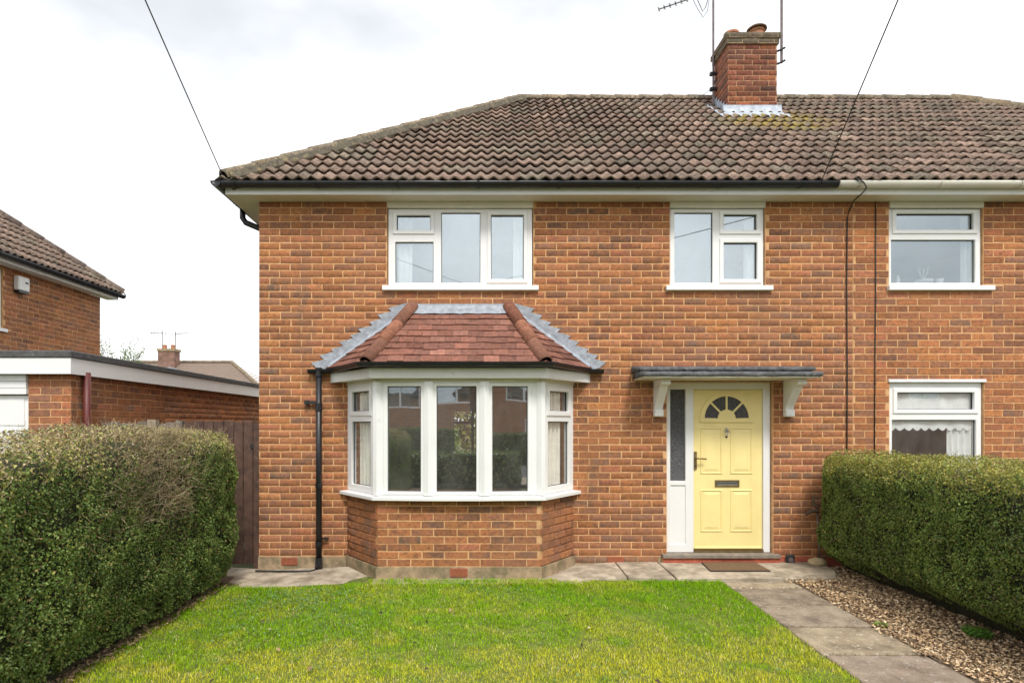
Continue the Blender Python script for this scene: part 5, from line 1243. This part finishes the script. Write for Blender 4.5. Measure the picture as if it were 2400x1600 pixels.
litter('leaf_litter', 'scattered dead leaves on the soil under the tall hedge', 7000, (-3.3, -2.70), (-6.0, -.6), lambda x, y: -.01+.05*fbm(x, y, 9, .18), (.012, .04), ([(.27, .18, .10), (.16, .105, .065), (.40, .29, .17), (.13, .17, .045)], [4, 4, 2, 2]), .01)
xs_ = rng.uniform(-2.5, 2.3, 34); ys_ = rng.uniform(-4.0, -.85, 34)
P = np.stack([xs_, ys_, gz(xs_, ys_)+.03], 1); fl = leaves_mesh('fallen_leaves', P, rng.normal(size=P.shape)*.4+np.array([0, -.2, 1]), rng.uniform(.02, .05, 34), pick([(.30, .20, .12), (.05, .045, .03), (.45, .36, .25), (.08, .06, .04)], [2, 3, 2, 2], 34), MAT['chip'], aspect=.65); tag(fl, 'few fallen leaves lying on the lawn', 'leaves', kind='stuff')
n = 420; xs_ = rng.uniform(2.5, 3.25, n); ys_ = rng.choice(yj[1:8], n)+rng.normal(0, .008, n); P = np.stack([xs_, ys_, gz(xs_, ys_)*.7+.012], 1)
jm = leaves_mesh('joint_moss', P, rng.normal(size=P.shape)*.4+np.array([0, 0, 1]), rng.uniform(.006, .018, n), pick([(.10, .11, .03), (.2, .16, .09), (.06, .05, .03)], [2, 2, 2], n), MAT['chip']); tag(jm, 'moss and crumbs in the joints of the slab path', 'moss', kind='stuff')

def weed(name, label, loc, n, rad, size, cols, h):
    t = thing(name, label, 'weed', loc); a = rng.uniform(0, 6.28, n); r_ = rad*np.sqrt(rng.random(n)); P = np.stack([loc[0]+r_*np.cos(a), loc[1]+r_*np.sin(a), loc[2]+h*rng.random(n)], 1)
    leaves_mesh('leaves', P, rng.normal(size=(n, 3))*.5+np.array([0, -.3, 1]), rng.uniform(*size, n), pick(cols, [1]*len(cols), n), MAT['leaf'], t)
    for k in range(5): MB().tube([(loc[0], loc[1], loc[2]-.02), (loc[0]+rad*.6*math.cos(k*1.3), loc[1]+rad*.6*math.sin(k*1.3), loc[2]+h*.7)], .003, 5).build('stem', MAT['bark'], t)
weed('green_weed', 'bright green low weed growing in the chip bed near the edging board', (3.88, -2.28, .04), 420, .10, (.015, .03), [(.12, .26, .03), (.08, .2, .02)], .05)
weed('green_weed', 'small pale weed at the slab path edge', (3.26, -2.06, .03), 90, .05, (.02, .035), [(.2, .26, .05), (.14, .2, .04)], .035)
weed('green_weed', 'yellowish straggly plant by the edging board near the street end', (3.98, -2.95, .04), 160, .13, (.02, .045), [(.3, .28, .08), (.2, .22, .06), (.34, .25, .12)], .06)

# ================================================================== small things by the door
dm = thing('door_mat', 'flat brown fibre mat lying before the yellow door', 'mat', (2.79, -.27, .09))
q = [(2.455, -.45), (3.118, -.45), (3.122, -.068), (2.495, -.068)]
MB().extrude([(x, y, .094+.012*y) for x, y in q], (0, 0, .010)).build('backing', MAT['rubber'], dm)
MB().extrude([(x*.985+.042, y*.94-.014, .1045+.012*y) for x, y in q], (0, 0, .006)).build('pile', MAT['mat_fibre'], dm)
bmr = bmesh.new(); bmesh.ops.create_icosphere(bmr, subdivisions=3, radius=1.0)
for v in bmr.verts:
    k = 1+.25*(float(fbm(v.co.x+v.co.z*.6, v.co.y-v.co.z*.4, 55, .9))-.5); v.co = Vector((v.co.x*.105*k, v.co.y*.075*k, max(-.02, v.co.z*.062*k)))+Vector((3.80, -.14, .115))
rk = bm_obj(bmr, 'rock', MAT['rock'], None); tag(rk, 'yellowish rock lying on the slab beside the low hedge', 'rock')
for p in rk.data.polygons: p.use_smooth = True
st = thing('bare_stem', 'leafless shrub stem against the wall next to the low hedge', 'plant', (3.86, -.08, .09))
MB().tube([(3.87, -.07, .08), (3.86, -.06, .40), (3.845, -.05, .72)], [.012, .010, .008], 6).build('stem', MAT['grey_wood'], st, smooth=True)
MB().tube([(3.85, -.06, .70), (3.77, -.07, .70), (3.70, -.08, .66)], [.02, .02, .012], 6).build('branch', MAT['bark'], st); MB().tube([(3.86, -.06, .72), (3.80, -.06, .78), (3.79, -.06, .88)], [.018, .016, .01], 6).build('branch', MAT['bark'], st)
for k in range(7): MB().tube([(3.87, -.08, .12), (3.87+.10*math.cos(k), -.10-.08*math.sin(k*1.7)**2, .22+.04*(k % 3))], [.005, .003], 5).build('twig', MAT['bark'], st)
wire('hose', [(-1.93, -.14, .045), (-2.02, -.20, .035), (-2.2, -.19, .03), (-2.35, -.16, .025), (-2.5, -.14, .022), (-2.66, -.12, .02)], .010, 'rubber', 'thin black hose lying on the paving by the downpipe foot', 'hose')
# ornaments on the sill inside the adjoining upper window
for nm, lb, x, pf in (('bowl', 'white bowl standing inside the adjoining upper window', 5.245, [(.03, 0), (.06, .012), (.098, .05), (.10, .07), (.09, .072)]), ('cup', 'white cup inside the adjoining upper window, beside the curtain', 5.44, [(.03, 0), (.036, .05), (.045, .085), (.04, .086)]), ('figurine', 'slim white figurine inside the adjoining upper window', 4.94, [(.03, 0), (.032, .01), (.015, .04), (.026, .075), (.012, .10), (.016, .118), (.004, .13)])):
    o = MB().lathe(pf, (x, .17, 3.36), 18).build(nm, MAT['ceramic'], smooth=True); tag(o, lb, nm)
pl_ = thing('pot_plant', 'small pale plant growing from the white bowl', 'plant', (5.245, .17, 3.42))
for k in range(6): MB().tube([(5.245, .17, 3.42), (5.245+.03*math.cos(k*1.1), .17+.02*math.sin(k), 3.50), (5.245+.07*math.cos(k*1.1), .17+.03*math.sin(k*1.1), 3.54+.03*(k % 3))], [.004, .004, .003], 5).build('stem', MAT['ceramic'], pl_)
MB().box(4.74, 5.81, .095, .245, 3.33, 3.358).build('window_board', MAT['upvc'], nextdoor)
MB().box(-1.15, .53, .095, .245, 3.325, 3.335).build('window_board', MAT['upvc'], house); MB().box(2.17, 3.25, .095, .245, 3.325, 3.335).build('window_board', MAT['upvc'], house)

# furniture dimly seen in the bay room
tb = thing('side_table', 'dark table inside the bay room', 'table', (-.5, 1.2, .14)); MB().box(-1.0, .5, .95, 1.55, .82, .86).build('top', MAT['interior'], tb)
for x in (-.95, .43):
    for y in (1.0, 1.48): MB().box(x, x+.05, y, y+.05, .14, .82).build('leg', MAT['gate_wood'], tb)

# ================================================================== across the street (mirrored in the panes)
def street_house(x0, x1, ops, label):
    h = thing('brick_house', label, 'house', ((x0+x1)/2, -27, 0)); Y = -24.0; M = frameM((0, Y, 0), (0, 1, 0))
    hs = [(-b, -a, c, d) for a, b, c, d in ops]
    bm_obj(holed(-x1, -x0, 0, 4.6, hs, .25, M), 'wall', MAT['brick_pattern'], h)
    MB().box(x0, x1, Y-6, Y-.3, 0, 4.5).build('rooms', MAT['interior_dark'], h)
    for i, (a, b, c, d) in enumerate(hs):
        if i == 0: MB().box(a, b, Y-.14, Y-.06, c, d).build('door', MAT['maroon_paint'], h).matrix_basis = Matrix.Scale(-1, 4, (1, 0, 0)); continue
        mid = (a+b)/2; window(h, 'window', frameM((0, Y-.05, 0), (0, 1, 0)), a, b, c, d, [(a+.08, mid-.05, c+.08, d-.08, 0), (mid+.05, b-.08, c+.08, d-.08, 1)])
    MB().add([(x0-.3, Y+.4, 4.6), (x1+.3, Y+.4, 4.6), (x1-3, Y-3.2, 7.3), (x0+3, Y-3.2, 7.3), (x0-.3, Y-6.8, 4.6), (x1+.3, Y-6.8, 4.6)], [(0, 1, 2, 3), (1, 5, 2), (5, 4, 3, 2), (4, 0, 3), (0, 4, 5, 1)]).build('roof', MAT['brown_roof'], h)
    MB().box(x0-.3, x1+.3, Y+.38, Y+.42, 4.42, 4.62).build('fascia', MAT['white_paint'], h)
street_house(-14.0, 9.5, [(-1.6, -.6, .1, 2.2), (-9.6, -7.4, 2.6, 3.9), (-2.6, -.4, 2.75, 4.0), (4.6, 6.6, 2.9, 4.0), (5.6, 7.6, .9, 2.0), (-12.5, -10.8, 1.0, 2.2)], 'brick house across the street, mirrored in the bay panes'); street_house(13.5, 26, [(19, 20, .1, 2.2), (15, 16.6, 3.0, 4.2), (22, 23.6, 3.0, 4.2), (15, 16.8, 1.0, 2.2)], 'brick house across the street, mirrored in the lower window of the adjoining house')
def low_hedge(x0, x1, y, h, label):
    t = thing('clipped_hedge', label, 'hedge', ((x0+x1)/2, y, 0)); n = 5000
    P = np.stack([rng.uniform(x0, x1, n), y+rng.uniform(.25, .45, n), rng.uniform(.05, h, n)], 1); top = rng.random(n) < .25; P[top, 2] = h+rng.normal(0, .03, top.sum()); P[top, 1] = y+rng.uniform(-.4, .4, top.sum())
    leaves_mesh('leaves', P, rng.normal(size=(n, 3))*.6+np.array([0, 1, .4]), rng.uniform(.06, .12, n), pick(*G_SIDE, n), MAT['leaf'], t)['kind'] = 'stuff'
    MB().box(x0, x1, y-.35, y+.28, 0, h-.03).build('inner_growth', MAT['hedge_core'], t)
low_hedge(-9, -1.2, -20.6, 1.5, 'hedge across the street, mirrored low in the bay panes'); low_hedge(.6, 6, -20.6, 1.3, 'shorter hedge across the street, beside the mirrored hedge')
low_hedge(-6.5, 2.4, -10.3, .92, 'low hedge at the street end of the front lawn'); low_hedge(3.3, 9, -10.3, .85, 'low hedge at the street end of the adjoining garden')
